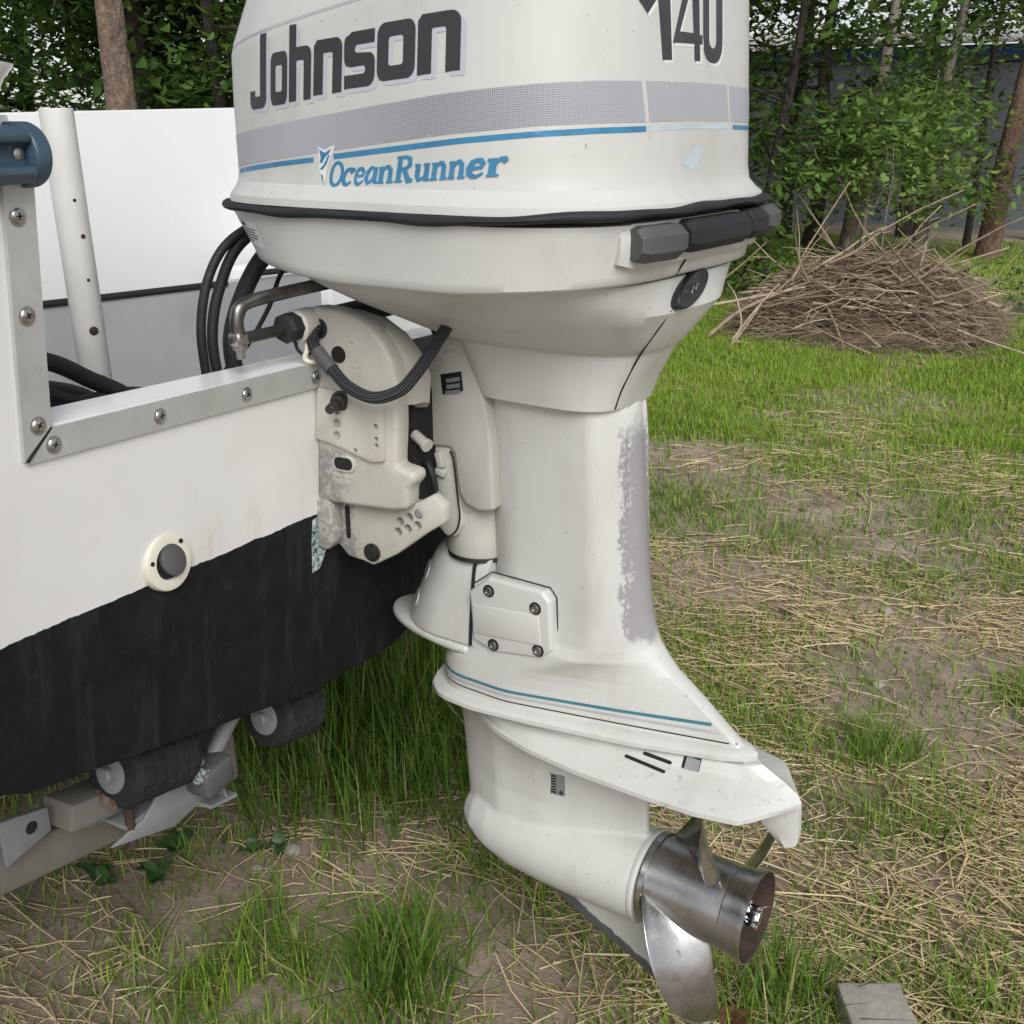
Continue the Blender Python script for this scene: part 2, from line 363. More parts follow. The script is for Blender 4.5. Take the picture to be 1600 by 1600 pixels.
# --- printing on the cover, cut so that it follows the curved side
def decal(name, polys, mat, parent, off, fn=surf, step=.006, uvrect=None):
    """polys: list of (outer, holes) in (s, z) on the cover"""
    bm = bmesh.new()
    for pi, (outer, holes) in enumerate(polys):
        cu = bpy.data.curves.new('t', 'CURVE'); cu.dimensions = '2D'; cu.fill_mode = 'BOTH'
        for pl in [outer]+list(holes):
            sp = cu.splines.new('POLY'); sp.points.add(len(pl)-1); sp.use_cyclic_u = True
            for q, (x, y) in zip(sp.points, pl): q.co = (x, y, 0, 1)
        ob = bpy.data.objects.new('t', cu); COL.objects.link(ob); dg = bpy.context.evaluated_depsgraph_get(); me = bpy.data.meshes.new_from_object(ob.evaluated_get(dg))
        b2 = bmesh.new(); b2.from_mesh(me)
        xs = [v.co.x for v in b2.verts]; ys = [v.co.y for v in b2.verts]
        for ax, (lo, hi), st in ((0, (min(xs), max(xs)), step), (1, (min(ys), max(ys)), step*2)):
            k = lo+st
            while k < hi:
                nrm = (1, 0, 0) if ax == 0 else (0, 1, 0); bmesh.ops.bisect_plane(b2, geom=b2.verts[:]+b2.edges[:]+b2.faces[:], plane_co=(k, 0, 0) if ax == 0 else (0, k, 0), plane_no=nrm); k += st
        for v in b2.verts: v.co.z = pi*.00004
        tmp = bpy.data.meshes.new('t'); b2.to_mesh(tmp); b2.free(); bm.from_mesh(tmp)
        bpy.data.objects.remove(ob); bpy.data.meshes.remove(me); bpy.data.meshes.remove(tmp); bpy.data.curves.remove(cu)
    for lay in list(bm.loops.layers.uv.values()): bm.loops.layers.uv.remove(lay)
    uvl = bm.loops.layers.uv.new('UVMap')
    for f in bm.faces:
        f.smooth = True
        for lp in f.loops: lp[uvl].uv = uvrect(lp.vert.co.x, lp.vert.co.y) if uvrect else (lp.vert.co.x, lp.vert.co.y)
    cx = Vector((XC, 0, 1.4))
    for v in bm.verts: v.co = fn(v.co.x, v.co.y, off+v.co.z)
    for f in bm.faces:
        f.normal_update()
        if f.normal.dot(Vector((f.calc_center_median().x-XC, f.calc_center_median().y, 0))) < 0: f.normal_flip()
    me = bpy.data.meshes.new(name); bm.to_mesh(me); bm.free(); me.materials.append(mat)
    o = bpy.data.objects.new(name, me); return link(o, parent)
def rrect(x0, y0, x1, y1, r, n=5):
    out = []
    for cx, cy, a0 in ((x1-r, y0+r, -90), (x1-r, y1-r, 0), (x0+r, y1-r, 90), (x0+r, y0+r, 180)):
        for k in range(n+1): a = rad(a0+90*k/n); out.append((cx+r*math.cos(a), cy+r*math.sin(a)))
    return out
def arcpts(cx, cy, rx, ry, a0, a1, n=7): return [(cx+rx*math.cos(rad(a0+(a1-a0)*k/n)), cy+ry*math.sin(rad(a0+(a1-a0)*k/n))) for k in range(n+1)]
G_o = (rrect(0, 0, 1, 1, .2), [rrect(.31, .25, .69, .75, .06)])
G_n = ([(0, 0), (0, .9), (.10, 1)]+arcpts(.76, .8, .24, .2, 90, 0)+[(1, 0), (.67, 0), (.67, .68)]+arcpts(.6, .7, .07, .05, 0, 90, 3)+[(.36, .75), (.34, .73), (.34, 0)], [])
G_h = ([(0, 0), (0, 1.42), (.32, 1.42), (.32, 1.0)]+arcpts(.76, .8, .24, .2, 90, 0)+[(1, 0), (.67, 0), (.67, .70)]+arcpts(.6, .7, .07, .05, 0, 90, 3)+[(.36, .75), (.34, .73), (.34, 0)], [])
G_s = ([(0, 0)]+arcpts(.76, .2, .24, .2, -90, 0)+[(1, .40)]+arcpts(.80, .42, .2, .18, 0, 90, 5)+[(.40, .62)]+arcpts(.40, .69, .07, .07, 270, 90, 4)+[(.98, .76), (.98, 1)]+arcpts(.24, .80, .24, .2, 90, 180)+[(0, .60)]+arcpts(.20, .56, .2, .18, 180, 270, 5)+[(.62, .38)]+arcpts(.62, .31, .07, .07, 90, -90, 4)+[(0, .24)], [])
G_J = ([(0, .36), (0, .18)]+arcpts(.24, .18, .24, .18, 180, 270)+arcpts(.72, .18, .28, .18, 270, 360)+[(1, 1.42), (.64, 1.42), (.64, .27), (.60, .24), (.36, .24), (.33, .27), (.33, .36)], [])
def place(glyph, s0, s1, zb, h, slope=.075, lean=.004):
    f = lambda p: (s0+p[0]*(s1-s0)+lean*(p[1]-.2), zb+p[1]*h+slope*p[0]*(s1-s0))
    return ([f(p) for p in glyph[0]], [[f(p) for p in q] for q in glyph[1]])
JL = [(G_J, -.160, -.1275, 1.4385, .0535), (G_o, -.1195, -.0915, 1.4425, .0535), (G_h, -.0885, -.0545, 1.4462, .0535), (G_n, -.0505, -.0095, 1.4520, .0535), (G_s, -.0055, .0365, 1.4575, .0535), (G_o, .0395, .0895, 1.4635, .0540), (G_n, .0925, .1435, 1.4685, .0545)]
decal('lettering_shadow', [place(g, s0+.0052, s1+.0052, zb-.0042, h) for g, s0, s1, zb, h in JL], M['grey_decal'], cowl, .00025)
decal('lettering', [place(g, s0, s1, zb, h) for g, s0, s1, zb, h in JL], M['ink'], cowl, .00055)
# horsepower number with its wedge
n140 = [([(.3722, 1.535), (.379, 1.4845), (.3985, 1.4855), (.3940, 1.575), (.366, 1.573), (.366, 1.566)], []),
        ([(.4005, 1.502), (.4505, 1.5035), (.4512, 1.4868), (.4665, 1.4872), (.4660, 1.5037), (.4700, 1.5040), (.4698, 1.513), (.4655, 1.5128), (.4625, 1.576), (.438, 1.575)], [[(.4165, 1.5135), (.4490, 1.5138), (.4455, 1.560)]]),
        (rrect(.4715, 1.4865, .5235, 1.578, .022, 7), [rrect(.4880, 1.5015, .5070, 1.565, .009, 5)]),
        ([(.337, 1.5368), (.3514, 1.5254), (.3672, 1.5388), (.36, 1.548), (.345, 1.547)], [])]
decal('horsepower_number_backing', [([(x+.0035, y-.0032) for x, y in a_], [[(x+.0035, y-.0032) for x, y in h_] for h_ in b_]) for a_, b_ in n140], M['white_print'], cowl, .0002)
decal('horsepower_number', n140, M['ink'], cowl, .0005)
# slanted grey stripe band in three lengths, blue line under it
def band(name, pts_top, pts_bot, mat, off):
    outer = pts_top+pts_bot[::-1]; ss, tz = zip(*pts_top); sb, bz = zip(*pts_bot)
    return decal(name, [(outer, [])], mat, cowl, off, uvrect=lambda s, z: (s, (z-np.interp(s, sb, bz))/max(1e-5, np.interp(s, ss, tz)-np.interp(s, sb, bz))))
band('stripe', [(-.245, 1.4095), (-.19, 1.4142), (.039, 1.4418), (.13, 1.4520), (.221, 1.4594), (.28, 1.4625), (.340, 1.4635)], [(-.245, 1.3735), (-.19, 1.3787), (.037, 1.4041), (.13, 1.4140), (.220, 1.4215), (.28, 1.4240), (.3465, 1.4250)], M['stripe'], .0003)
band('stripe', [(.348, 1.4638), (.44, 1.4652), (.536, 1.4654)], [(.3535, 1.4254), (.44, 1.4268), (.5425, 1.4272)], M['stripe'], .0003)
band('stripe', [(.5446, 1.4650), (.66, 1.4630)], [(.5506, 1.4265), (.66, 1.4250)], M['stripe'], .0003)
def bar(name, cpts, hw, mat, off): return decal(name, [([(s, z+hw) for s, z in cpts]+[(s, z-hw) for s, z in cpts[::-1]], [])], mat, cowl, off)
bar('blue_line', [(-.186, 1.3740), (-.12, 1.3810), (-.056, 1.3872)], .0026, M['blue_ink'], .0003)
bar('blue_line', [(-.21, 1.3715), (-.189, 1.3737)], .0026, M['blue_ink'], .0003)
bar('blue_line', [(-.026, 1.3908), (.06, 1.3995), (.14, 1.4078), (.220, 1.4142), (.28, 1.4172), (.347, 1.4188)], .0028, M['blue_ink'], .0003)
bar('blue_line', [(.555, 1.4205), (.66, 1.4190)], .0024, M['blue_ink'], .0003)
bar('faded_line', [(.353, 1.4195), (.45, 1.4212), (.54, 1.4214)], .0026, M['pale_blue'], .00025)
decal('faded_print', [([(.415, 1.385), (.440, 1.3955), (.462, 1.404), (.470, 1.398), (.466, 1.388), (.456, 1.382), (.44, 1.3775), (.428, 1.381)], [])], M['pale_blue'], cowl, .00025)
bar('pinstripe', [(-.25, 1.4995), (-.19, 1.510), (-.007, 1.5385), (.12, 1.556)], .0017, M['line_grey'], .0003)
# model name in slanted slab-serif letters, built from strokes
def stroke(pts, wd):
    L, R_ = [], []
    for i, p in enumerate(pts):
        q0, q1 = pts[max(i-1, 0)], pts[min(i+1, len(pts)-1)]; dx, dy = q1[0]-q0[0], q1[1]-q0[1]; l_ = math.hypot(dx, dy) or 1
        ww = (wd[i] if isinstance(wd, (list, tuple)) else wd)*1.22; L.append((p[0]-dy/l_*ww/2, p[1]+dx/l_*ww/2)); R_.append((p[0]+dy/l_*ww/2, p[1]-dx/l_*ww/2))
    return L+R_[::-1]
def ring2(cx, cy, rx, ry, ix, iy): return (arcpts(cx, cy, rx, ry, 0, 352, 22), [arcpts(cx, cy, ix, iy, 0, 352, 22)])
SL = lambda x0, x1, y, t=.09: ([(x0, y), (x1, y), (x1, y+t), (x0, y+t)], [])
def st(pts, wd): return (stroke(pts, wd), [])
xh = .66
S_O = [ring2(.5, .5, .5, .52, .27, .38)]
S_c = [st([(.93, .50), (.86, .60), (.70, .65), (.45, .60), (.28, .42), (.27, .25), (.40, .09), (.62, .04), (.92, .16)], [.20, .2, .12, .16, .24, .24, .17, .12, .08])]
S_e = [st([(.25, .34), (.82, .37), (.86, .48), (.74, .61), (.55, .64), (.34, .54), (.24, .34), (.27, .18), (.42, .06), (.62, .04), (.90, .16)], [.09, .1, .18, .17, .12, .2, .24, .22, .15, .11, .07])]
S_a = [st([(.78, xh), (.78, .10), (.98, .05)], [.24, .24, .10]), st([(.78, .60), (.50, .65), (.28, .48), (.20, .25), (.33, .07), (.52, .10), (.74, .34)], [.08, .12, .2, .24, .16, .12, .08])]
S_n = [st([(.20, 0), (.20, xh)], .24), SL(.0, .32, xh-.1, .1), SL(0, .42, 0, .085), st([(.26, .46), (.46, .63), (.62, .62), (.74, .50), (.76, .0)], [.06, .12, .16, .22, .24]), SL(.56, 1.0, 0, .085)]
S_u = [st([(.20, xh), (.20, .22), (.30, .07), (.50, .08), (.74, .28)], [.24, .24, .18, .1, .06]), SL(0, .32, xh-.1, .1), st([(.76, xh), (.76, 0)], .24), SL(.54, .8, xh-.1, .1), SL(.70, 1.02, 0, .085)]
S_r = [st([(.28, 0), (.28, xh)], .30), SL(0, .42, xh-.1, .1), SL(.02, .62, 0, .085), st([(.38, .42), (.58, .62), (.82, .60), (.88, .50)], [.06, .13, .2, .2])]
S_R = [st([(.20, 0), (.20, 1)], .22), SL(0, .46, 0, .085), SL(0, .5, .915, .085), st([(.25, .95), (.55, .95), (.76, .86), (.78, .66), (.62, .53), (.28, .50)], [.09, .1, .2, .22, .12, .08]), st([(.46, .52), (.78, .06), (1.04, .04)], [.16, .22, .09])]
def zs2s(z): return float(np.interp(z, [500, 553, 890, 1370, 1447], [-.0475, -.0335, .0595, .1729, .1905]))
ORL = [(S_O, 553, 628), (S_c, 612, 682), (S_e, 672, 742), (S_a, 732, 806), (S_n, 806, 884), (S_R, 890, 986), (S_u, 994, 1080), (S_n, 1084, 1168), (S_n, 1172, 1256), (S_e, 1246, 1348), (S_r, 1350, 1450)]
OP = []
for gl, z0, z1 in ORL:
    s0, s1 = zs2s(z0), zs2s(z1); zb = 1.3592+.0745*(s0+.0335); H = .0262; f = lambda p: (s0+p[0]*(s1-s0)+.0055*(p[1]-.3), zb+p[1]*H+.0745*p[0]*(s1-s0))
    OP += [([f(p) for p in o_], [[f(p) for p in h_] for h_ in hs_]) for o_, hs_ in gl]
decal('model_name', OP, M['blue_ink'], cowl, .0003, step=.01)
def zz(x, y): return (zs2s(x)-.0006, 1.4026-(y-725)*.000205)
decal('fish_emblem_backing', [([zz(*p) for p in [(498, 733), (517, 742), (540, 750), (566, 733), (592, 724), (584, 757), (566, 795), (548, 838), (536, 890), (529, 940), (512, 902), (500, 850), (496, 810), (502, 770)]], [])], M['white_print'], cowl, .0006)
decal('fish_emblem', [([zz(*p) for p in [(507, 745), (520, 757), (540, 764), (574, 742), (560, 768), (545, 780), (528, 800), (520, 815), (506, 814), (514, 790), (510, 765)]], []), ([zz(*p) for p in [(556, 776), (566, 772), (545, 820), (520, 850), (506, 846), (530, 822)]], []), ([zz(*p) for p in [(510, 868), (524, 880), (526, 925), (516, 895)]], [])], M['blue_ink'], cowl, .0009)

# --- rubber seal, squeezed and wavy
seal_tab = [(1.332, -.717, -.122, .281, 3.5, 3.8)]
rings = []
for i, t in enumerate(TL):
    p = Vector(ring_pt(seal_tab, t, 1.332)); q = Vector(ring_pt(seal_tab, t+.01, 1.332))-Vector(ring_pt(seal_tab, t-.01, 1.332)); nn = Vector((q.y, -q.x, 0)).normalized()
    wv = .0007*math.sin(i*.55)+.0009*math.sin(i*.23+1); hz = .0050+.0008*math.sin(i*.31); zc = 1.3325+wv*.8+.006*max(0, (p.x+.3)/.17)
    rings.append([p+nn*(math.cos(k)*.0085-.004)+Vector((0, 0, zc-1.332+math.sin(k)*hz)) for k in np.linspace(0, 2*math.pi, 10, endpoint=False)])
V, F = loft(rings+[rings[0]], False); mesh_obj('rubber_seal', V, F, M['rubber'], motor, angle=60)
# --- lower cover and the funnel under it
PAN = [(1.2555, -.660, -.152, .258, 3.5, 3.7), (1.2575, -.666, -.146, .264, 3.5, 3.8), (1.2605, -.670, -.143, .267, 3.5, 3.8), (1.29, -.686, -.138, .2705, 3.5, 3.8), (1.328, -.708, -.130, .276, 3.5, 3.8)]
def pan_pt(t, zt):
    x, y, z = ring_pt(PAN, t, zt); k = (1.328-zt)/.072; return Vector((x, y, z+k*(.018*max(0, (-.45-x)/.2)**1.3+.008*max(0, (x+.30)/.14))))
V, F = loft([[pan_pt(t, z) for t in TL] for z in (1.2555, 1.2565, 1.2575, 1.259, 1.2605, 1.27, 1.28, 1.29, 1.30, 1.31, 1.32, 1.325, 1.328)]); pan = mesh_obj('lower_cover', V, F, M['cream'], motor, angle=40)
FUN = [(1.098, -.409, -.220, .077, 5.5, 3.4), (1.101, -.413, -.214, .083, 5.5, 3.4), (1.13, -.420, -.202, .087, 5.5, 3.3), (1.170, -.432, -.180, .094, 5., 3.1), (1.1735, -.437, -.177, .099, 4.8, 3.1), (1.179, -.450, -.172, .114, 4.4, 3.), (1.20, -.492, -.158, .152, 4., 3.), (1.225, -.552, -.144, .196, 3.7, 3.1), (1.262, -.655, -.153, .252, 3.5, 3.5)]
def fun_pt(t, z): return Vector(ring_pt(FUN, t, z, -.36 if z < 1.19 else -.36-.07*min(1, (z-1.19)/.05)))
def fun_pt(t, z):
    x, y, q = ring_pt(FUN, t, z, -.31-.12*min(1, max(0, (z-1.10)/.14))); k = max(0, (z-1.20)/.06); return Vector((x, y, z+.013*k*max(0, (-.5-x)/.15)))
V, F = loft([[fun_pt(t, z) for t in TL] for z in (1.098, 1.0995, 1.101, 1.115, 1.13, 1.145, 1.16, 1.166, 1.170, 1.172, 1.1735, 1.176, 1.179, 1.19, 1.20, 1.212, 1.225, 1.24, 1.255, 1.262)]); fun = mesh_obj('under_cover', V, F, M['cream'], motor, angle=32)
# warning sticker on the lower cover
def pan_surf(s, z, off=0.):
    t = float(np.interp(s, _S, _ts)); d1 = pan_pt(t+.004, z)-pan_pt(t-.004, z); d2 = pan_pt(t, z+.001)-pan_pt(t, z-.001); nn = d1.cross(d2).normalized(); p = pan_pt(t, z)
    if nn.dot(p-Vector((XC, 0, z))) < 0: nn = -nn
    return p+nn*off
stk = decal('sticker', [(rrect(-.222, 1.281, -.158, 1.316, .002), [])], M['white_print'], pan, .0003, pan_surf)
decal('sticker_print', [([(-.204, 1.308), (-.186, 1.308), (-.186, 1.313), (-.204, 1.313)], [])]+[([(-.219+.001*k, z), (-.219+(.055-(.02 if k == 4 else .003*(k % 2))), z), (-.219+(.055-(.02 if k == 4 else .003*(k % 2))), z+.0016), (-.219+.001*k, z+.0016)], []) for k, z in enumerate((1.3035, 1.2995, 1.2955, 1.2915, 1.2875))], M['rubber_grey'], pan, .0006, pan_surf)
# rear bumper grips
def bump_seg(name, t0, t1, z, mat, hh=.018, dep=.024, off=0., n=9, endcut=.0):
    rings = []
    for k in range(n):
        t = rad(t0+(t1-t0)*k/(n-1)); p = pan_pt(t, z); q = pan_pt(t+.01, z)-pan_pt(t-.01, z); nn = Vector((q.y, -q.x, 0)).normalized()
        sh = .80 if k in (0, n-1) else 1.
        rings.append([p+nn*(off+dx*(sh if dx > 0 else 1))+Vector((0, 0, dz*sh)) for dx, dz in ((-.01, -hh), (dep*.55, -hh), (dep, -hh*.45), (dep, hh*.45), (dep*.55, hh), (-.01, hh))])
    V, F = loft(rings); return mesh_obj(name, V, F, mat, motor, angle=30)
mnt = bump_seg('bumper_mount', -26, 34, 1.304, M['cream'], .022, .006, n=14)
bump_seg('bumper_grip', -22.5, -6.8, 1.306, M['rubber_grey'], .0182, .022, .004)
bump_seg('bumper_grip', -6.0, 5.0, 1.309, M['rubber'], .0170, .022, .004)
bump_seg('bumper_grip', 5.2, 13, 1.311, M['rubber'], .0170, .022, .004)
bump_seg('bumper_grip', 13.5, 26, 1.313, M['rubber_grey'], .0165, .026, .005)
# black oval badge low on the rear corner, with the seam that runs to and from it
def fun_surf(t, z, off=0.):
    d1 = fun_pt(t+.01, z)-fun_pt(t-.01, z); d2 = fun_pt(t, z+.002)-fun_pt(t, z-.002); nn = d1.cross(d2).normalized(); p = fun_pt(t, z)
    if nn.dot(Vector((1, 0, 0))) < 0 and math.cos(t) > .3: nn = -nn
    return p+nn*off
bc = fun_surf(rad(-.5), 1.246, .004); tz = (fun_pt(rad(-.5), 1.255)-fun_pt(rad(-.5), 1.231)).normalized(); ty = (fun_pt(rad(3), 1.246)-fun_pt(rad(-5), 1.246)).normalized(); nb = ty.cross(tz).normalized()
if nb.x < 0: nb = -nb
lx_, sx_ = (ty*.95+tz*.30).normalized(), None; sx_ = nb.cross(lx_).normalized()
rings = [[bc+nb*h+lx_*.046*k*math.cos(a_)+sx_*.0145*k*math.sin(a_) for a_ in np.linspace(0, 2*math.pi, 32, endpoint=False)] for k, h in ((.97, -.012), (1.0, .001), (1.0, .004), (.93, .006), (.90, .0055))]
V, F = loft(rings); badge = mesh_obj('oval_badge', V, F, M['black'], motor, angle=30)
tube('badge_mark', [bc+nb*.0062+lx_*d_-sx_*e_ for d_, e_ in ((-.011, .002), (-.004, -.003), (.001, .003), (.006, -.002), (.012, .001))], .0011, M['steel'], badge, 6, 4)
tube('seam', [pan_surf_t for pan_surf_t in [pan_pt(rad(a_), z)+Vector((.0004, -.0003, 0)) for a_, z in ((-1, 1.288), (-1.6, 1.276), (-2.2, 1.268), (-2.6, 1.258))]], .0014, M['hole'], motor, 6, 4)
tube('seam', [fun_surf(rad(a_), z, .0002) for a_, z in ((-8, 1.228), (-13, 1.208), (-19, 1.182), (-22, 1.155), (-23, 1.125), (-23, 1.1025))], .0012, M['hole'], motor, 6, 4)

# --- midsection leg
def leg_ring(z, xf, xa, xc, wd, te, rf=.07):
    h = [(xf+rf*(1-math.cos(a_)), wd*math.sin(a_)**.8) for a_ in np.linspace(0, math.pi/2, 12)]
    c0, c1 = xc-.018, xc+.02; s1 = (te-wd)/(xa-xc)
    h += [(xf+rf+(c0-xf-rf)*k, wd) for k in np.linspace(.15, 1, 6)]
    for k in np.linspace(.15, 1, 6): q0, q1, q2 = (c0, wd), (xc, wd), (c1, wd+s1*(c1-xc)); h.append(tuple((1-k)**2*q0[i]+2*k*(1-k)*q1[i]+k*k*q2[i] for i in (0, 1)))
    y1 = wd+s1*(c1-xc); h += [(c1+(xa-.006-c1)*k, y1+(te-y1)*k) for k in np.linspace(.2, 1, 5)]+[(xa-.0015, te*.6)]
    return [Vector((x, -y, z)) for x, y in h]+[Vector((xa, 0, z))]+[Vector((x, y, z)) for x, y in h[::-1][:-1]]
LEG = [(.664, -.496, -.030, -.36, .081, .010), (.672, -.497, -.037, -.36, .0812, .010), (.684, -.497, -.051, -.36, .0815, .011), (.70, -.495, -.072, -.355, .081, .012), (.717, -.49, -.094, -.34, .080, .013), (.73, -.47, -.112, -.32, .079, .014), (.746, -.44, -.136, -.285, .078, .016), (.763, -.42, -.153, -.25, .077, .018), (.780, -.412, -.166, -.230, .070, .018), (.80, -.41, -.174, -.226, .0675, .019), (.823, -.41, -.181, -.226, .0665, .020), (.876, -.41, -.190, -.226, .066, .021), (.963, -.414, -.199, -.229, .066, .022), (1.046, -.419, -.206, -.231, .066, .022), (1.094, -.422, -.211, -.233, .066, .020), (1.104, -.422, -.213, -.235, .066, .018)]
zl = sorted(set([r[0] for r in LEG]+list(np.arange(.67, .83, .006))+list(np.arange(.84, 1.11, .02))))
LA = np.array(LEG)
V, F = loft([leg_ring(z, *[float(np.interp(z, LA[:, 0], LA[:, i])) for i in range(1, 6)]) for z in zl]); leg = mesh_obj('midsection', V, F, M['leg'], motor, angle=38)
# pinstripes near the foot of the leg
def leg_side(x, z, off):
    p = [float(np.interp(z, LA[:, 0], LA[:, i])) for i in range(1, 6)]; r = leg_ring(z, *p); h = [v for v in r if v.y <= 0][:30]; xs = [v.x for v in h]; ys = [v.y for v in h]
    return Vector((x, float(np.interp(x, xs, ys))-off, z))
def leg_front(pts, hw, name, mat):
    L = []
    for a_, b_ in zip(pts, pts[1:]):
        for k in np.linspace(0, 1, 14, endpoint=False): L.append((a_[0]+(b_[0]-a_[0])*k, a_[1]+(b_[1]-a_[1])*k))
    L.append(pts[-1]); V = []; F = []
    for i, (x, z) in enumerate(L):
        V += [leg_side(x, z-hw, .0006), leg_side(x, z+hw, .0006)]
        if i: F.append((2*i-2, 2*i, 2*i+1, 2*i-1))
    return mesh_obj(name, V, F, mat, leg, smooth=True)
leg_front([(-.494, .692), (-.478, .691), (-.45, .6895), (-.35, .6895), (-.20, .693), (-.080, .698)], .0022, 'blue_line', M['teal'])
leg_front([(-.494, .684), (-.478, .683), (-.45, .682), (-.35, .682), (-.20, .685), (-.062, .689)], .0017, 'grey_line', M['line_grey'])
leg_front([(-.493, .6755), (-.45, .674), (-.35, .6735), (-.20, .675), (-.046, .678)], .0009, 'seam_line', M['hole'])
# side cover of the lower mount, four socket screws
def cover(sgn):
    P = [(-.411, .829), (-.379, .857), (-.292, .857), (-.281, .845), (-.277, .776), (-.292, .761), (-.371, .747), (-.406, .757)]
    def shr(k): cx = sum(p[0] for p in P)/8; cz = sum(p[1] for p in P)/8; return [(cx+(p[0]-cx)*k, cz+(p[1]-cz)*k) for p in P]
    rings = [[Vector((x, sgn*(-yy), z)) for x, z in shr(k)] for k, yy in ((1, .058), (1, .0775), (.965, .081))]
    V, F = loft(rings); o = mesh_obj('side_cover', V, F, M['cream'], motor)
    bevel(o, .003, 3, 25)
    fl = prism('raised_face', [(-.404, .768), (-.404, .812), (-.297, .8225), (-.293, .780)], -sgn*.0795, -sgn*.0825, M['cream'], o, 1, .0012)
    for x, z in ((-.377, .838), (-.302, .832), (-.370, .759), (-.297, .772)):
        lathe('screw_recess', [(.0088, -.004), (.0088, .0008), (.0078, .0012), (0, .0012)], (x, -sgn*.0815, z), (0, -sgn, 0), M['hole'], o, 24); lathe('screw', [(.0068, -.002), (.0068, .0024), (.0058, .0030), (.0040, .0030), (.0036, .0016), (0, .0016)], (x, -sgn*.0815, z), (0, -sgn, 0), M['steel'], o, 20)
    o.location = (-.006, 0, -.004)
    return o
cover(1); cover(-1)
cg = tube('cover_gap_shadow', [(-.4125, -.0672, .835), (-.381, -.0672, .860), (-.288, -.0672, .860), (-.278, -.0672, .848), (-.274, -.0672, .774), (-.290, -.0672, .757), (-.371, -.0672, .743), (-.409, -.0672, .753), (-.4125, -.0672, .835)], .0009, M['hole'], motor, 6, 3, False); cg.location = (-.006, 0, -.004)  # dark line round the cover: joint and its shadow line drawn together
# front lower mount casting with its splash plate
def mount_ring(z, xf, wd, xa=-.398): 
    h = [(xf+(xa-xf)*.55*(1-math.cos(a_)), wd*math.sin(a_)) for a_ in np.linspace(0, math.pi/2, 14)]+[(xa, wd*.98)]
    return [Vector((x, -y, z)) for x, y in h]+[Vector((x, y, z)) for x, y in h[::-1][:-1]]
V, F = loft([mount_ring(z, xf, wd) for z, xf, wd in ((.738, -.572, .076), (.745, -.570, .076), (.77, -.560, .074), (.80, -.546, .071), (.83, -.531, .068), (.852, -.519, .064), (.864, -.508, .057), (.869, -.490, .044))]); lm = mesh_obj('lower_mount', V, F, M['cream'], motor, angle=30)
pl = [(-.425, -.078)]+[(-.425-.19*math.sin(a_), -.080*math.cos(a_)) for a_ in np.linspace(.15, math.pi-.15, 24)]+[(-.425, .078)]
sp = prism('splash_plate', pl, .722, .735, M['cream'], motor, 2, .005)
prism('rubber_joint', [(-.0775, .740), (-.0755, .77), (-.0725, .80), (-.0695, .83), (-.0655, .854), (-.058, .867), (-.045, .8715), (.045, .8715), (.058, .867), (.0655, .854), (.0725, .80), (.0775, .740)], -.4215, -.4170, M['rubber'], motor, 0)
# --- gearcase: plates
def plate(name, sec, mat, ang=28, lift=0.):
    rings = []
    for z, xs, ws in sec:
        n = 40; f = np.linspace(0, 1, n); x = xs[0]+(xs[-1]-xs[0])*f; y = np.interp(x, xs, ws); rings.append([Vector((p, -q, z+lift*(p+.5)/.48)) for p, q in zip(x, y)]+[Vector((p, q, z+lift*(p+.5)/.48)) for p, q in zip(x[::-1][1:-1], y[::-1][1:-1])])
    V, F = loft(rings); return mesh_obj(name, V, F, mat, motor, angle=ang)
SPX = (-.516, -.506, -.49, -.46, -.405, -.313, -.168, -.055, -.026, -.020); SPW = (.0, .045, .076, .096, .101, .089, .062, .029, .014, .0)
def shr(ws, d): return tuple(max(0, q-d) for q in ws)
LGX = (-.497, -.48, -.45, -.40, -.34, -.25, -.14, -.036, -.030); LGW = (.0, .045, .070, .079, .078, .060, .036, .011, 0.)
plate('gearcase_flange', [(.664, LGX, LGW), (.660, SPX, shr(SPW, .003)), (.658, SPX, SPW), (.652, SPX, SPW), (.648, SPX, shr(SPW, .004)), (.643, LGX, shr(LGW, .008))], M['leg'], lift=.010)
AVX = (-.472, -.46, -.428, -.38, -.317, -.23, -.126, -.064, -.008, .035, .042); AVW = (.0, .028, .053, .075, .091, .099, .097, .093, .079, .012, 0.)
BDX = (-.492, -.48, -.45, -.40, -.30, -.20, -.10, -.03, -.012); BDW = (.0, .03, .050, .060, .060, .050, .034, .018, 0.)
MDX = (-.484, -.47, -.44, -.39, -.31, -.21, -.11, -.04, .020); MDW = (.0, .03, .052, .065, .068, .061, .047, .028, 0.)
av = plate('ventilation_plate', [(.656, BDX, BDW), (.640, MDX, shr(MDW, .002)), (.630, (-.478, -.465, -.434, -.385, -.313, -.22, -.118, -.05, .0, .036), (0, .029, .053, .070, .080, .081, .073, .057, .032, 0)), (.6205, AVX, shr(AVW, .004)), (.6185, AVX, AVW), (.612, AVX, AVW), (.6095, AVX, shr(AVW, .004)), (.606, BDX, shr(BDW, .02))], M['leg'])
from mathutils.bvhtree import BVHTree
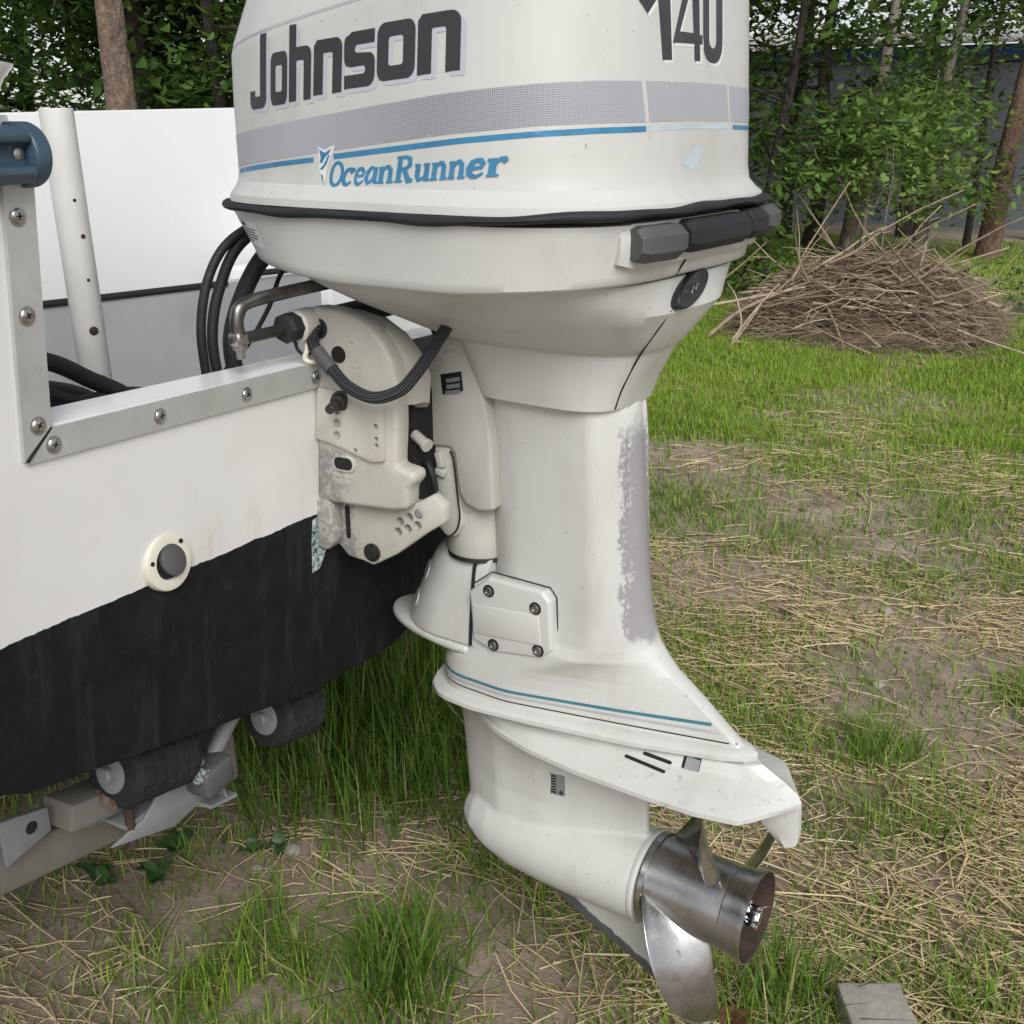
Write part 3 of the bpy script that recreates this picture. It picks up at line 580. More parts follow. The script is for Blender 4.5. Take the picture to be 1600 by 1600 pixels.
def on_side(o, x, z, mat, du, dv, th, name, par, dig=.002, tilt=0., r_=None):
    """lay a small plate on the port skin of o at (x, z), turned to the local surface"""
    bm = bmesh.new(); bm.from_mesh(o.data); tr_ = BVHTree.FromBMesh(bm); loc, nn, *_ = tr_.ray_cast(Vector((x, -.4, z)), Vector((0, 1, 0))); bm.free()
    u = (Vector((1, 0, 0))-nn*nn.x).normalized(); v = nn.cross(u).normalized()
    if v.z < 0: v = -v
    u, v = u*math.cos(tilt)+v*math.sin(tilt), v*math.cos(tilt)-u*math.sin(tilt)
    P = rrect(-du/2, -dv/2, du/2, dv/2, r_ or min(du, dv)*.12, 4); n = len(P); V = [loc+u*p[0]+v*p[1]+nn*th for p in P]+[loc+u*p[0]+v*p[1]-nn*dig for p in P]
    return mesh_obj(name, V, [tuple(range(n)), tuple(range(2*n-1, n-1, -1))]+[(i, (i+1) % n, n+(i+1) % n, n+i) for i in range(n)], mat, par)
on_side(av, -.150, .637, M['cream'], .066, .0085, .0006, 'slot_rim', av, r_=.004, tilt=-.03); on_side(av, -.150, .637, M['hole'], .060, .0052, .001, 'water_slot', av, r_=.0025, tilt=-.03)
on_side(av, -.138, .6445, M['hole'], .040, .0048, .0006, 'water_slot', av, r_=.0023, tilt=-.03)
on_side(av, -.094, .641, M['hole'], .023, .034, .0005, 'intake_edge_shade', av); on_side(av, -.0925, .641, M['galv'], .0185, .028, .001, 'intake_recess', av)  # dark plate under a light one paints the recess's edge shade
on_side(lm, -.522, .818, M['cream'], .030, .030, .0005, 'mount_boss', lm, r_=.0149); on_side(lm, -.540, .772, M['cream'], .027, .027, .0005, 'mount_boss', lm, r_=.0134)
# --- strut, torpedo and skeg as one casting
def foil(z, xf, xa, wd, te=.006):
    f = np.linspace(0, 1, 26)**1.6; th = wd*1.0*np.minimum(1, (f/.28))**.55*np.where(f > .5, 1-(1-te/wd)*((f-.5)/.5)**1.4, 1)
    th[0] = .0004; x = xf+(xa-xf)*f
    return [Vector((p, -q, z)) for p, q in zip(x, th)]+[Vector((p, q, z)) for p, q in zip(x[::-1][:-1], th[::-1][:-1])]
g1 = loft([foil(z, xf, xa, wd) for z, xf, xa, wd in ((.612, -.492, -.165, .058), (.577, -.490, -.168, .050), (.54, -.487, -.17, .046), (.50, -.484, -.168, .045), (.46, -.480, -.165, .05), (.42, -.474, -.165, .055), (.40, -.46, -.165, .055))])
g2 = lathe_geo([(.0, -.482), (.018, -.480), (.034, -.470), (.050, -.448), (.0605, -.415), (.0665, -.37), (.069, -.32), (.069, -.25), (.0675, -.19), (.066, -.158), (0, -.1575)], (0, 0, .415), (1, 0, 0), 40)
sk = [(-.375, .36), (-.357, .343), (-.301, .314), (-.259, .294), (-.192, .264), (-.150, .2415), (-.140, .238), (-.134, .243), (-.140, .285), (-.160, .345), (-.162, .37)]
def skw(z): return .004+.010*max(0, min(1, (z-.24)/.13))
g3 = ([(x, -skw(z), z) for x, z in sk]+[(x, skw(z), z) for x, z in sk], [tuple(range(11)), tuple(range(21, 10, -1))]+[(i, (i+1) % 11, 11+(i+1) % 11, 11+i) for i in range(11)])
gear = fuse('gearcase', [g1, g2, g3], M['skeg'], motor, .0034, 7, .5)
on_side(gear, -.2925, .540, M['galv'], .020, .036, .0008, 'water_grille', gear); on_side(gear, -.317, .5405, M['cream'], .028, .033, .0005, 'grille_pad', gear); on_side(gear, -.3035, .540, M['hole'], .0016, .036, .0009, 'grille_edge', gear)
for k in range(7): on_side(gear, -.299, .5265+.0046*k, M['hole'], .0065, .0022, .0012, 'grille_slit', gear)
on_side(gear, -.288, .528, M['rust'], .006, .006, .0015, 'grille_screw', gear, r_=.0029)
# trim tab under the plate
V, F = loft([[(x, sy*q, z) for x, q in ((x0, .004), ((x0+x1)/2, .011), (x1, .004))]+[] if False else [(x0, -.003, z), ((x0+x1)*.5, -.011, z), (x1, -.005, z), (x1, .005, z), ((x0+x1)*.5, .011, z), (x0, .003, z)] for z, x0, x1 in ((.613, -.02, .041), (.60, -.018, .042), (.572, -.006, .044), (.557, .012, .042), (.553, .024, .036))])
mesh_obj('trim_tab', V, F, M['cream'], motor, angle=30)
# --- propeller
PX, PZ = 0., .42
prop = lathe('propeller_hub', [(.058, -.153), (.0640, -.1525), (.0640, -.145), (.0600, -.1435), (.0590, -.12), (.0580, -.08), (.0568, -.045), (.0560, -.036), (.0582, -.034), (.0588, -.028), (.0618, -.010), (.0640, -.001), (.0640, 0), (.0622, .0)], (PX, 0, PZ), (1, 0, 0), M['prop'], motor, 56, 28, 0., False)
lathe('exhaust_throat', [(.0622, 0), (.0585, -.013), (.0540, -.041), (.0515, -.098), (.0, -.0985)], (PX, 0, PZ), (1, 0, 0), M['rust'], prop, 48, 35, 0., False)
for k in range(3):
    a_ = rad(40+120*k); box('hub_rib', (PX-.066, .036*math.cos(a_), PZ+.036*math.sin(a_)), (.06, .034, .006), M['rust'], prop, (a_, 0, 0))
lathe('inner_hub', [(.022, -.10), (.021, -.032), (.018, -.027), (0, -.027)], (PX, 0, PZ), (1, 0, 0), M['rust'], prop, 24)
nut = lathe('propeller_nut', [(.0185, -.028), (.0185, -.015), (.015, -.011), (.0115, -.0105), (.0115, -.002), (.0095, .004), (.0, .0045)], (PX, 0, PZ), (1, 0, 0), M['chrome'], prop, 6, 20, .3)
for k in range(6):
    a_ = rad(20+60*k); box('castle_tooth', (PX-.005, .0138*math.cos(a_), PZ+.0138*math.sin(a_)), (.014, .0055, .006), M['chrome'], prop, (a_, 0, 0), .0008)
tube('cotter_pin', [(PX-.003, -.020, PZ-.002), (PX-.002, .0, PZ), (PX, .020, PZ+.003), (PX+.008, .025, PZ+.006)], .0013, M['steel'], prop, 6, 4)
def blade(ang0):
    nr, nc = 15, 17; R0, R1 = .050, .173; sides = []
    pitch = .56
    for side in (1, -1):
        g = []
        for i in range(nr+1):
            u = i/nr; r = R0+(R1-R0)*u
            # angular half-chord: broad in the middle, closing round at the tip
            half = rad(37)*(1-.48*u)*math.sqrt(max(0., 1-u**3.4))
            skew = rad(52)*u**1.15
            row = []
            for j in range(nc+1):
                v = -1+2*j/nc; th = half*v+skew
                x = -.102+pitch*(half*v)/(2*math.pi)*.95+.058*u+.005*(v*v)*u    # pitch, rake, cup
                thick = (.0065*(1-u*.75)+.0006)*max(0, 1-v*v)**.5*(1+1.2*max(0, 1-u*6))
                nrm = Vector((math.cos(.95), -math.sin(.95)*1, 0))
                aa = ang0+th
                p = Vector((x, r*math.cos(aa), PZ+r*math.sin(aa))); tg = Vector((0, -math.sin(aa), math.cos(aa))); ax = Vector((1, 0, 0)); pa = math.atan2(pitch, 2*math.pi*r)
                nn = ax*math.cos(pa)-tg*math.sin(pa); row.append(p+nn*side*thick*.5)
            g.append(row)
        sides.append(g)
    V = []; F = []; W = nc+1
    for g in sides: V += [p for row in g for p in row]
    B = (nr+1)*W
    for s_ in range(2):
        for i in range(nr):
            for j in range(nc):
                q = (s_*B+i*W+j, s_*B+i*W+j+1, s_*B+(i+1)*W+j+1, s_*B+(i+1)*W+j); F.append(q if s_ == 0 else q[::-1])
    for i in range(nr):
        for j in (0, nc): F.append((i*W+j, (i+1)*W+j, B+(i+1)*W+j, B+i*W+j))
    o = mesh_obj('blade', V, F, M['prop'], prop, smooth=True)
    m = o.modifiers.new('w', 'WELD'); m.merge_threshold = .0004; s = o.modifiers.new('s', 'SUBSURF'); s.levels = 1; s.render_levels = 1; bake(o); o.data.shade_smooth(); return o
for k in range(3): blade(rad(-162+120*k))
lathe('thrust_ring', [(.0660, -.1565), (.0678, -.158), (.0682, -.162), (.066, -.166)], (PX, 0, .416), (1, 0, 0), M['skeg'], gear, 48)
# ------------------------------------------------------------------ transom bracket, swivel and steering (parts of the motor, in boat axes)
BY = .052     # centre line of the boat
def wprism(name, poly, lo, hi, mat, bv=.004, parent=None): return fixed(prism(name, poly, lo, hi, mat, None, 1, bv), parent)
ARM = [(-.600, 1.168), (-.606, 1.195), (-.595, 1.211), (-.575, 1.2135), (-.545, 1.212), (-.522, 1.206), (-.500, 1.196), (-.482, 1.179), (-.470, 1.158), (-.464, 1.135), (-.465, 1.073), (-.469, 1.024), (-.443, 1.020), (-.441, 1.008), (-.452, .998), (-.454, .970), (-.477, .964), (-.568, .960), (-.594, .958), (-.588, 1.045), (-.582, 1.10)]
def arm(y0, y1, detail):
    s = -1 if y0 < BY else 1
    o = wprism('clamp_bracket', ARM, y0, y1, M['bracket'], .006)
    # lower flange with its pocket
    FL = [(-.596, .968), (-.454, .972), (-.432, .986), (-.414, .974), (-.414, .951), (-.442, .932), (-.488, .895), (-.526, .872), (-.542, .876), (-.566, .878), (-.580, .893), (-.600, .893)]
    yi = y0+.022 if s < 0 else y1-.022
    fl = wprism('bracket_flange', FL, min(yi, yi+.02*-s), max(yi, yi+.02*-s), M['bracket'], .004)
    wprism('bracket_rim', [(-.600, .965), (-.574, .965), (-.571, .905), (-.583, .891), (-.601, .893)], y0 if s < 0 else y1-.024, y0+.024 if s < 0 else y1, M['bracket'], .004)
    if detail:
        pad = wprism('bolt_pad', [(-.579, 1.115), (-.480, 1.108), (-.482, 1.030), (-.500, 1.026), (-.565, 1.043), (-.587, 1.046)], y0-.0065, y0+.004, M['bracket'], .004)
        drill(pad, ((-.549, 1.088, .0050), (-.550, 1.072, .0056), (-.551, 1.056, .0056), (-.4915, 1.075, .0034), (-.4915, 1.059, .003), (-.4915, 1.0505, .003), (-.524, 1.040, .0028)), y0-.02, y0+.0015)
        fixed(lathe('mounting_bolt', [(.0125, -.002), (.0125, .003), (.0095, .0035), (.0095, .014), (.0078, .0145), (.0058, .015), (.0058, .0155), (.0063, .018), (.0058, .020), (.0063, .0225), (.0058, .025), (.0063, .0275), (.0058, .030), (.0063, .0325), (.0058, .035), (.0058, .040), (.0045, .0415), (0, .0415)], (-.542, y0-.006, 1.102), (.28, -1, -.05), M['dark_metal'], None, 16))
        sl = rrect(-.561, 1.010, -.533, 1.026, .0075)
        fixed(prism('release_slot_rim', rrect(-.565, 1.0065, -.529, 1.0295, .0105), y0-.0022, y0+.004, M['bracket'], None, 1, .001)); fixed(prism('release_slot', sl, y0-.0026, y0+.004, M['hole'], None, 1))
        for ln, zt in (('MANUAL', .9975), ('RELEASE', .9895)):
            cu = bpy.data.curves.new('t', 'FONT'); cu.body = ln; cu.size = .0082; cu.extrude = .0005; ob = bpy.data.objects.new('t', cu); COL.objects.link(ob); dg = bpy.context.evaluated_depsgraph_get(); me = bpy.data.meshes.new_from_object(ob.evaluated_get(dg)); bpy.data.objects.remove(ob)
            me.transform(Matrix.Translation((-.5615, y0-.0004, zt))@Matrix.Rotation(rad(90), 4, 'X')@Matrix.Scale(.9, 4, (1, 0, 0))); me.materials.clear(); me.materials.append(M['cream_old'])
            q = bpy.data.objects.new('cast_lettering', me); COL.objects.link(q); fixed(q)
        drill(fl, [(x, z, .0062) for x, z in ((-.4800, .943), (-.4655, .951), (-.4515, .958), (-.4835, .928), (-.4685, .935), (-.4535, .942))], yi-.02, yi+.012)
        fixed(lathe('stop_pin', [(.0054, -.01), (.0054, .001), (.004, .002), (0, .002)], (-.4515, yi+.001, .958), (0, -1, 0), M['galv'], None, 16))
        fixed(lathe('pivot_bolt', [(.0125, -.001), (.0125, .002), (.0108, .0025), (.0105, -.002), (.0095, -.002), (.0092, .004), (.003, .0045), (.003, .003), (0, .003)], (-.525, yi-.001, .892), (0, -1, 0), M['dark_metal'], None, 20))
        fixed(prism('flange_slot', rrect(-.566, .905, -.559, .952, .0033), yi-.0008, yi+.003, M['hole'], None, 1))
        fixed(lathe('hose_grommet', [(.0125, -.003), (.0125, .0025), (.0095, .003), (.0092, .0012), (0, .0012)], (-.5735, y0-.0005, 1.188), (0, -1, 0), M['rubber'], None, 20))
        fixed(lathe('hose_grommet', [(.0105, -.003), (.0105, .0008), (.0090, .001), (0, .001)], (-.546, y0-.0003, 1.158), (0, -1, 0), M['hole'], None, 20))
arm(-.130, -.098, True); arm(2*BY+.098, 2*BY+.130, False)
# domed cap between the arms, tilt tube
V, F = loft([[Vector((x+dx, y, z+dz)) for x, z in [(-.60, 1.15), (-.598, 1.19), (-.585, 1.205), (-.55, 1.208), (-.515, 1.202), (-.485, 1.185), (-.462, 1.160), (-.452, 1.135), (-.455, 1.10), (-.52, 1.09)]] for y, dx, dz in ((-.106, 0, 0), (-.09, .004, 0), (-.075, .004, -.004), (-.068, -.004, -.012))])
fixed(mesh_obj('bracket_cap', V, F, M['bracket'], None, angle=40))
fixed(lathe('tilt_tube', [(.0155, 0), (.0155, .36)], (-.588, BY-.18, 1.192), (0, 1, 0), M['dark_metal'], None, 20))
V, F = lathe_geo([(.0205, 0), (.0205, .03), (.017, .033), (0, .033)], (-.590, -.125, 1.192), (0, -1, 0), 24); fixed(mesh_obj('tilt_tube_boss', V, F, M['bracket'], None, angle=40))
fixed(lathe('tilt_nut', [(.018, 0), (.0185, .016), (.0155, .021), (.012, .022), (0, .022)], (-.590, -.158, 1.193), (0, -1, 0), M['rubber'], None, 8, 25))
fixed(tube('steering_rod', [(-.590, -.17, 1.193), (-.591, -.21, 1.193), (-.592, -.252, 1.1935)], .0068, M['dark_metal'], None, 14, 3))
fixed(box('rod_end', (-.592, -.254, 1.194), (.016, .020, .015), M['steel'], None, (0, 0, .1), .003))
fixed(lathe('rod_bolt', [(.0085, 0), (.0085, .006), (.0055, .0065), (.0055, .016), (0, .016)], (-.592, -.253, 1.187), (0, 0, -1), M['steel'], None, 6, 20))
fixed(tube('steering_link', [(-.592, -.253, 1.197), (-.592, -.255, 1.214), (-.591, -.250, 1.228), (-.588, -.232, 1.234), (-.582, -.20, 1.237), (-.570, -.12, 1.241), (-.556, -.02, 1.245), (-.545, .05, 1.246)], .0078, M['worn_steel'], None, 14, 6))
fixed(tube('clip_wire', [(-.590, -.158, 1.178), (-.588, -.156, 1.165), (-.584, -.148, 1.157), (-.580, -.138, 1.160)], .0022, M['rubber'], None, 8, 4))
fixed(tube('cable_clip', [(-.582, -.145, 1.176), (-.578, -.150, 1.165), (-.581, -.152, 1.154), (-.574, -.148, 1.149), (-.568, -.140, 1.153)], .0034, M['flange'], None, 8, 4))
# starboard arch of the swivel yoke seen behind the dome
yk = smooth_path([(-.575, .02, 1.214), (-.540, -.005, 1.219), (-.505, -.012, 1.212), (-.482, -.012, 1.190), (-.470, -.008, 1.160)], 6)
rings = [[p+Vector((0, -.016, -.002)), p+Vector((0, -.018, .012)), p+Vector((0, .03, .012)), p+Vector((0, .03, -.014))] for p in yk]
V, F = loft(rings); fixed(mesh_obj('swivel_yoke', V, F, M['dark_metal'], None, angle=40))
# swivel housing
SW = [(-.5004, 1.1099), (-.4932, 1.0308), (-.4860, 1.0226), (-.4511, 1.0256), (-.4449, 1.0174), (-.4387, .9661), (-.4295, .9496), (-.4069, .9425), (-.3843, .9476), (-.3884, 1.0400), (-.4018, 1.1119), (-.4223, 1.1684), (-.4480, 1.1756), (-.4880, 1.1335)]
sw = wprism('swivel_housing', SW, -.030, BY+.082, M['cream_old'], .006)
CV = [(-.4891, 1.0236), (-.4778, .9928), (-.4778, .9363), (-.4747, .9086), (-.4634, .8962), (-.4459, .8983), (-.4357, .9168), (-.4418, .9527), (-.4480, 1.0174), (-.4541, 1.0256)]
wprism('swivel_arm', CV, -.025, BY+.077, M['cream_old'], .006)
fixed(tube('swivel_groove', [(-.4500, -0.0295, 1.0215), (-.4449, -0.0298, 1.0092), (-.4393, -0.0300, .9579), (-.4367, -0.0300, .9322), (-.4418, -0.0295, .9116), (-.4541, -0.0285, .8993)], .0013, M['hole'], None, 6, 5))
fixed(box('arm_lug', (-.466, -.027, .989), (.016, .010, .010), M['cream_old'], None, (0, .3, 0), .002)); fixed(box('arm_lug', (-.4665, -.027, 1.0065), (.010, .012, .022), M['cream_old'], None, (0, -.25, 0), .002))
eb = fixed(prism('emblem_plate', [(-.4613, 1.1222), (-.4305, 1.1294), (-.4280, 1.1042), (-.4588, 1.0960)], -.0308, -.028, M['black'], None, 1))
for k in range(3):
    fixed(prism('emblem_bar', [(-.4525+(0 if k < 2 else -.002), 1.1175-.0082*k), (-.4325, 1.1222-.0082*k), (-.432, 1.117-.0082*k), (-.452+(0 if k < 2 else -.002), 1.1124-.0082*k)], -.0314, -.0305, M['galv'], None, 1))
V, F = merge([tube_geo([(-.4665+.011*math.cos(a_), -.0302, 1.139+.013*math.sin(a_)) for a_ in np.linspace(0, 2*math.pi, 17)], .0009, 6, 1, False)[:2], tube_geo([(-.454, -.0302, 1.151), (-.450, -.0302, 1.156), (-.446, -.0302, 1.152), (-.442, -.0302, 1.157), (-.438, -.0302, 1.153)], .0009, 6, 1, False)[:2]])
fixed(mesh_obj('cast_mark', V, F, M['cream_old'], None, smooth=True))
fixed(lathe('swivel_tube', [(.046, 0), (.048, .004), (.046, .03), (.045, .05), (.045, .17)], (-.437, .030, .866), (0, 0, 1), M['cream_old'], None, 36))
fixed(tube('swivel_tube_shoulder', [(-.437, .05, .925), (-.438, .03, .935), (-.438, .018, .955), (-.436, .014, .98)], .040, M['cream_old'], None, 18, 5))
fixed(lathe('tube_bushing', [(.0475, 0), (.0475, .006)], (-.437, .030, .861), (0, 0, 1), M['dark_metal'], None, 30))
# hydraulic tilt unit in the gap between the arms
fixed(box('tilt_unit', (-.50, BY, 1.03), (.05, .26, .16), M['hole'], None, (0, 0, 0), .01)); fixed(lathe('tilt_ram', [(.019, 0), (.019, .13), (.010, .132), (.010, .19)], (-.478, .03, .93), (.05, 0, 1), M['dark_metal'], None, 20))
fixed(lathe('trim_rod', [(.007, 0), (.007, .022), (.0085, .023), (.0085, .028), (0, .028)], (-.478, -.070, 1.050), (.6, -.2, -.25), M['cream_old'], None, 16))
fixed(box('tilt_bracket', (-.492, -.040, 1.080), (.02, .03, .05), M['rust'], None, (0, .2, 0), .003))
fixed(tube('tilt_hose', [(-.480, -.05, 1.00), (-.465, -.062, 1.01), (-.456, -.064, .995), (-.455, -.06, .975)], .0045, M['rubber'], None, 8, 5))
# braided harness hose and its boot
hp = [(-.5735, -.122, 1.188), (-.574, -.140, 1.186), (-.568, -.150, 1.171), (-.553, -.155, 1.160), (-.536, -.160, 1.148), (-.509, -.163, 1.128), (-.473, -.163, 1.119), (-.438, -.160, 1.131), (-.423, -.148, 1.150), (-.416, -.130, 1.169), (-.411, -.108, 1.190), (-.410, -.075, 1.212), (-.412, -.04, 1.235)]
fixed(tube('harness_hose', hp, .0075, M['braid'], None, 16, 8))
fixed(tube('hose_sleeve', [(-.560, -.1535, 1.165), (-.548, -.157, 1.156), (-.534, -.1605, 1.146)], .0088, M['rubber_grey'], None, 14, 5))

# ================================================================== BOAT
boat = tag(empty('motorboat', (-.6, BY, .66)), 'white motorboat with black bottom paint and aluminium-capped transom notch, on a trailer', 'boat')
BINV = Matrix.Translation((-.6, BY, .66)).inverted()
def bt(o, parent=None): o.parent = parent or boat; o.matrix_parent_inverse = BINV; return o
def tx(z): return -.583-(1.10-z)*.08
HB = 1.05   # half beam
def zr(y, z): return z-.045*(y+.53)*.9      # boat sits a little low to starboard
# transom: outline in (y, z) with the motor notch; thick slab
NL, NR = -.533, 2*BY+.533
TO = [(BY-HB, 1.40), (NL, 1.40), (NL+.004, 1.158), (NR-.004, 1.114), (NR, 1.37), (BY+HB, 1.36), (BY+HB-.01, .80), (BY+HB-.09, .78), (.35, .725), (BY+.02, .655), (BY-.02, .655), (-.15, .676), (-.374, .733), (-.535, .775), (-.60, .792), (-.64, .815), (BY-HB+.09, .86), (BY-HB+.01, .87)]
TV = [(tx(z), y, z) for y, z in TO]+[(tx(z)-.055, y, z) for y, z in TO]; n = len(TO)
trn = bt(mesh_obj('transom', TV, [tuple(range(n)), tuple(range(2*n-1, n-1, -1))]+[(i, (i+1) % n, n+(i+1) % n, n+i) for i in range(n)], M['hull'])); bevel(trn, .003, 2)
# hull skin running forward from the transom
def hull_sec(x):
    f = min(1, max(0, (-x-.6)/4.8)); b = HB*(1-.9*f**2.6); rise = .45*f**2; k = .62*f**2.4
    return [(x, BY+s*b*q, z+rise*r_) for s, q, z, r_ in ((-1, 1, 1.40, .55), (-1, .995, 1.1, .6), (-1, .97, .875, 1), (-1, .60, .80, 1), (-1, .02, .66+k*.3, 1), (1, .02, .66+k*.3, 1), (1, .6, .76, 1), (1, .97, .80, 1), (1, .995, 1.06, .6), (1, 1, 1.36, .55))]
xs = [-.64-.05]+[-.9-.45*i for i in range(10)]
V, F = loft([hull_sec(x) for x in xs], False, False); hs_ = bt(mesh_obj('hull', V, F, M['hull'], None, angle=30)); md = hs_.modifiers.new('s', 'SOLIDIFY'); md.thickness = .02; md.offset = -1; bake(hs_)
# aluminium cap of the notch: two mitred angles
def capstrip(name, A, B, C_, D, th=.0035):
    P = [A, B, C_, D]; V = [(tx(z)+.0006, y, z) for y, z in P]+[(tx(z)+.0006+th, y, z) for y, z in P]
    return bt(mesh_obj(name, V, [(0, 1, 2, 3), (7, 6, 5, 4), (0, 1, 5, 4), (1, 2, 6, 5), (2, 3, 7, 6), (3, 0, 4, 7)], M['alu']))
capstrip('side_cap', (-.5655, 1.135), (-.533, 1.1625), (-.527, 1.386), (-.5575, 1.388))
capstrip('bottom_cap', (-.563, 1.132), (NR, 1.082), (NR, 1.118), (-.531, 1.160))
bt(box('cap_top', (-.6085, (NL+NR)/2, 1.1362), (.060, 1.168, .003), M['gel'], None, (-.0413, 0, 0)))
bt(box('cap_joint', (-.5755, -.548, 1.1475), (.002, .0018, .040), M['hole'], None, (rad(-49), 0, 0)))
for i, (x, y, z) in enumerate([(-.563, -.547, 1.350), (-.570, -.548, 1.266), (-.578, -.548, 1.166), (-.579, -.533, 1.144), (-.580, -.400, 1.140), (-.580, -.267, 1.134), (-.581, -.139, 1.1285), (-.581, .28, 1.108), (-.581, .45, 1.10)]):
    s_ = bt(lathe('screw', [(.0085, 0), (.0085, .0008), (.0066, .0010), (.0062, .0018), (.0042, .0029), (0, .0033)], (tx(z)+.004, y, z), (1, 0, 0), M['steel'], None, 18))
    for r_ in (0, 90): bt(box('screw_slot', (tx(z)+.0070, y, z), (.0014, .0062, .0012), M['hole'], None, (rad(r_+25*i), 0, 0)))
# blue rail end on the port quarter
RP = [(.001, 1.375), (.022, 1.377), (.028, 1.384), (.026, 1.390), (.016, 1.392), (.014, 1.397), (.014, 1.403), (.017, 1.407), (.024, 1.409), (.025, 1.415), (.018, 1.421), (.001, 1.422)]
rl = bt(prism('rub_rail', [(tx(1.4)+x, z) for x, z in RP], BY-HB, -.5415, M['blue_rail'], None, 1, .0015))
cp = [(tx(1.4)+.029*math.sin(a_)*.95, 1.3985-.0265*math.cos(a_)) for a_ in np.linspace(0, math.pi, 20)]
bt(prism('rail_end_cap', [(tx(1.4)-.03, 1.372)]+cp+[(tx(1.4)-.03, 1.425)], -.5405, -.524, M['blue_rail'], None, 1, .003))
bt(lathe('rail_screw', [(.0055, 0), (.0052, .0008), (.0035, .0016), (0, .0019)], (tx(1.4)+.0145, -.548, 1.3995), (1, 0, 0), M['steel'], None, 16))
# deck moulding and flared cup above the rail
V, F = loft([[Vector((x-.6, y, z)) for x, z in ((.03, 1.424), (.028, 1.43), (.0, 1.46+dz), (-.3, 1.465+dz), (-.3, 1.40), (.03, 1.40))] for y, dz in ((BY-HB, .04), (-.63, .036), (-.585, .02), (-.56, -.002), (-.545, -.02), (-.532, -.038))]); bt(mesh_obj('deck_corner', V, F, M['gel'], None, angle=50))
bt(lathe('flared_cup', [(.030, 0), (.031, .03), (.035, .055), (.044, .074), (.052, .083), (.0525, .085), (.049, .0845), (.040, .074), (.03, .055), (.026, .03), (.025, 0)], (-.578, -.583, 1.384), (0, .03, 1), M['gel'], None, 32))
# motor well
gp = bt(prism('well_panel', [(-.95, 1.196), (.69, 1.128), (.69, .80), (-.95, .80)], -1.235, -1.2, M['grey_panel'], None, 0))
V, F, _ = tube_geo([(-1.2015, y, 1.194-(y+.93)*.0415) for y in np.linspace(-.93, .40, 20)], .0062, 8, 1, False); bt(mesh_obj('edge_trim', V, F, M['rubber'], None, smooth=True))
V, F, _ = tube_geo([(-1.198, y, 1.149-(y-.47)*.0415) for y in np.linspace(.47, .69, 8)], .0062, 8, 1, False); bt(mesh_obj('edge_trim', V, F, M['rubber'], None, smooth=True))
bt(box('well_floor', (-.92, BY, .86), (.58, 1.6, .02), M['grey_panel'], None))
bt(prism('bulkhead', [(-1.0, 1.40), (.318, 1.448), (.927, 1.465), (1.10, 1.468), (1.10, .7), (-1.0, .7)], -1.64, -1.60, M['gel'], None, 0, .004))
bt(box('well_step', (-1.40, .90, .98), (.30, .22, .26), M['gel'], None, (0, 0, 0), .01))
# rod tube standing in the well
pv = bt(tube('rod_holder', [(-.985, -.1283, .93), (-.95, -.1295, 1.082), (-.925, -.155, 1.26), (-.905, -.194, 1.441)], .0212, M['pvc'], None, 28, 1, False))
# recompute as a straight pipe
pv.data = pv.data; 
A_, B_ = Vector((-.95, -.151, 1.0)), Vector((-.95, -.158, 1.4425)); dxy = (B_-A_)
V, F = lathe_geo([(.0205, 0), (.0212, .001), (.0212, .4425), (.0203, .4435), (.0185, .4425), (.0183, .25), (0, .25)], A_, dxy, 32); pv.data = mesh_obj('tmp', V, F, M['pvc'], None, angle=40).data; bpy.data.objects.remove(bpy.data.objects['tmp'])
cdir = (Vector((.2366, -1.1721, 0))-Vector((-.95, -.154, 0))).normalized()
for zf, r_, lat in ((1.331, .0022, .006), (1.285, .0032, .010), (1.228, .0022, .0085), (1.160, .0062, .006), (1.092, .0062, .008)):
    sd_ = Vector((-cdir.y, cdir.x, 0)); nn = (cdir*math.sqrt(.0212**2-lat**2)+sd_*lat); c_ = Vector((-.95, -.151-.0155*(zf-1.0), zf))+nn
    bt(lathe('tube_hole', [(r_, -.002), (r_, .0004), (r_*.9, .0006), (0, .0006)], c_, nn.normalized(), M['rust'] if r_ > .003 else M['hole'], None, 12))
# through-hull drain
TH = Vector((tx(.974), -.4005, .974)); thn = Vector((1, 0, .08)).normalized()
fl = bt(lathe('drain_fitting', [(.0330, -.002), (.0330, .004), (.0315, .0075), (.0285, .0085), (.0205, .0085), (.0195, .006), (.0190, -.003), (0, -.004)], TH, thn, M['flange'], None, 44, 30))
bt(lathe('drain_bore', [(.0188, .0055), (.0185, -.001), (0, -.0015)], TH, thn, M['hole'], None, 30))
bt(lathe('drain_flap', [(.0175, 0), (.0182, .002), (.0182, .005), (.016, .0065), (0, .007)], TH+Vector((.006, .003, .002)), (1, .12, .34), M['rubber_grey'], None, 30))
for a_ in (45, 165, 285): bt(lathe('fitting_screw', [(.0026, -.001), (.0026, .0008), (0, .001)], TH+thn*.008+Vector((0, .0262*math.cos(rad(a_)), .0262*math.sin(rad(a_)))), thn, M['hole'], None, 10))
# old scraped paint patch beside the bracket foot
bt(prism('scraped_patch', [(-.140, .935), (-.118, .94), (-.116, .885), (-.130, .865), (-.146, .862), (-.143, .90)], tx(.9)+.001, tx(.9)+.0032, M['teal_paint'], None, 0))

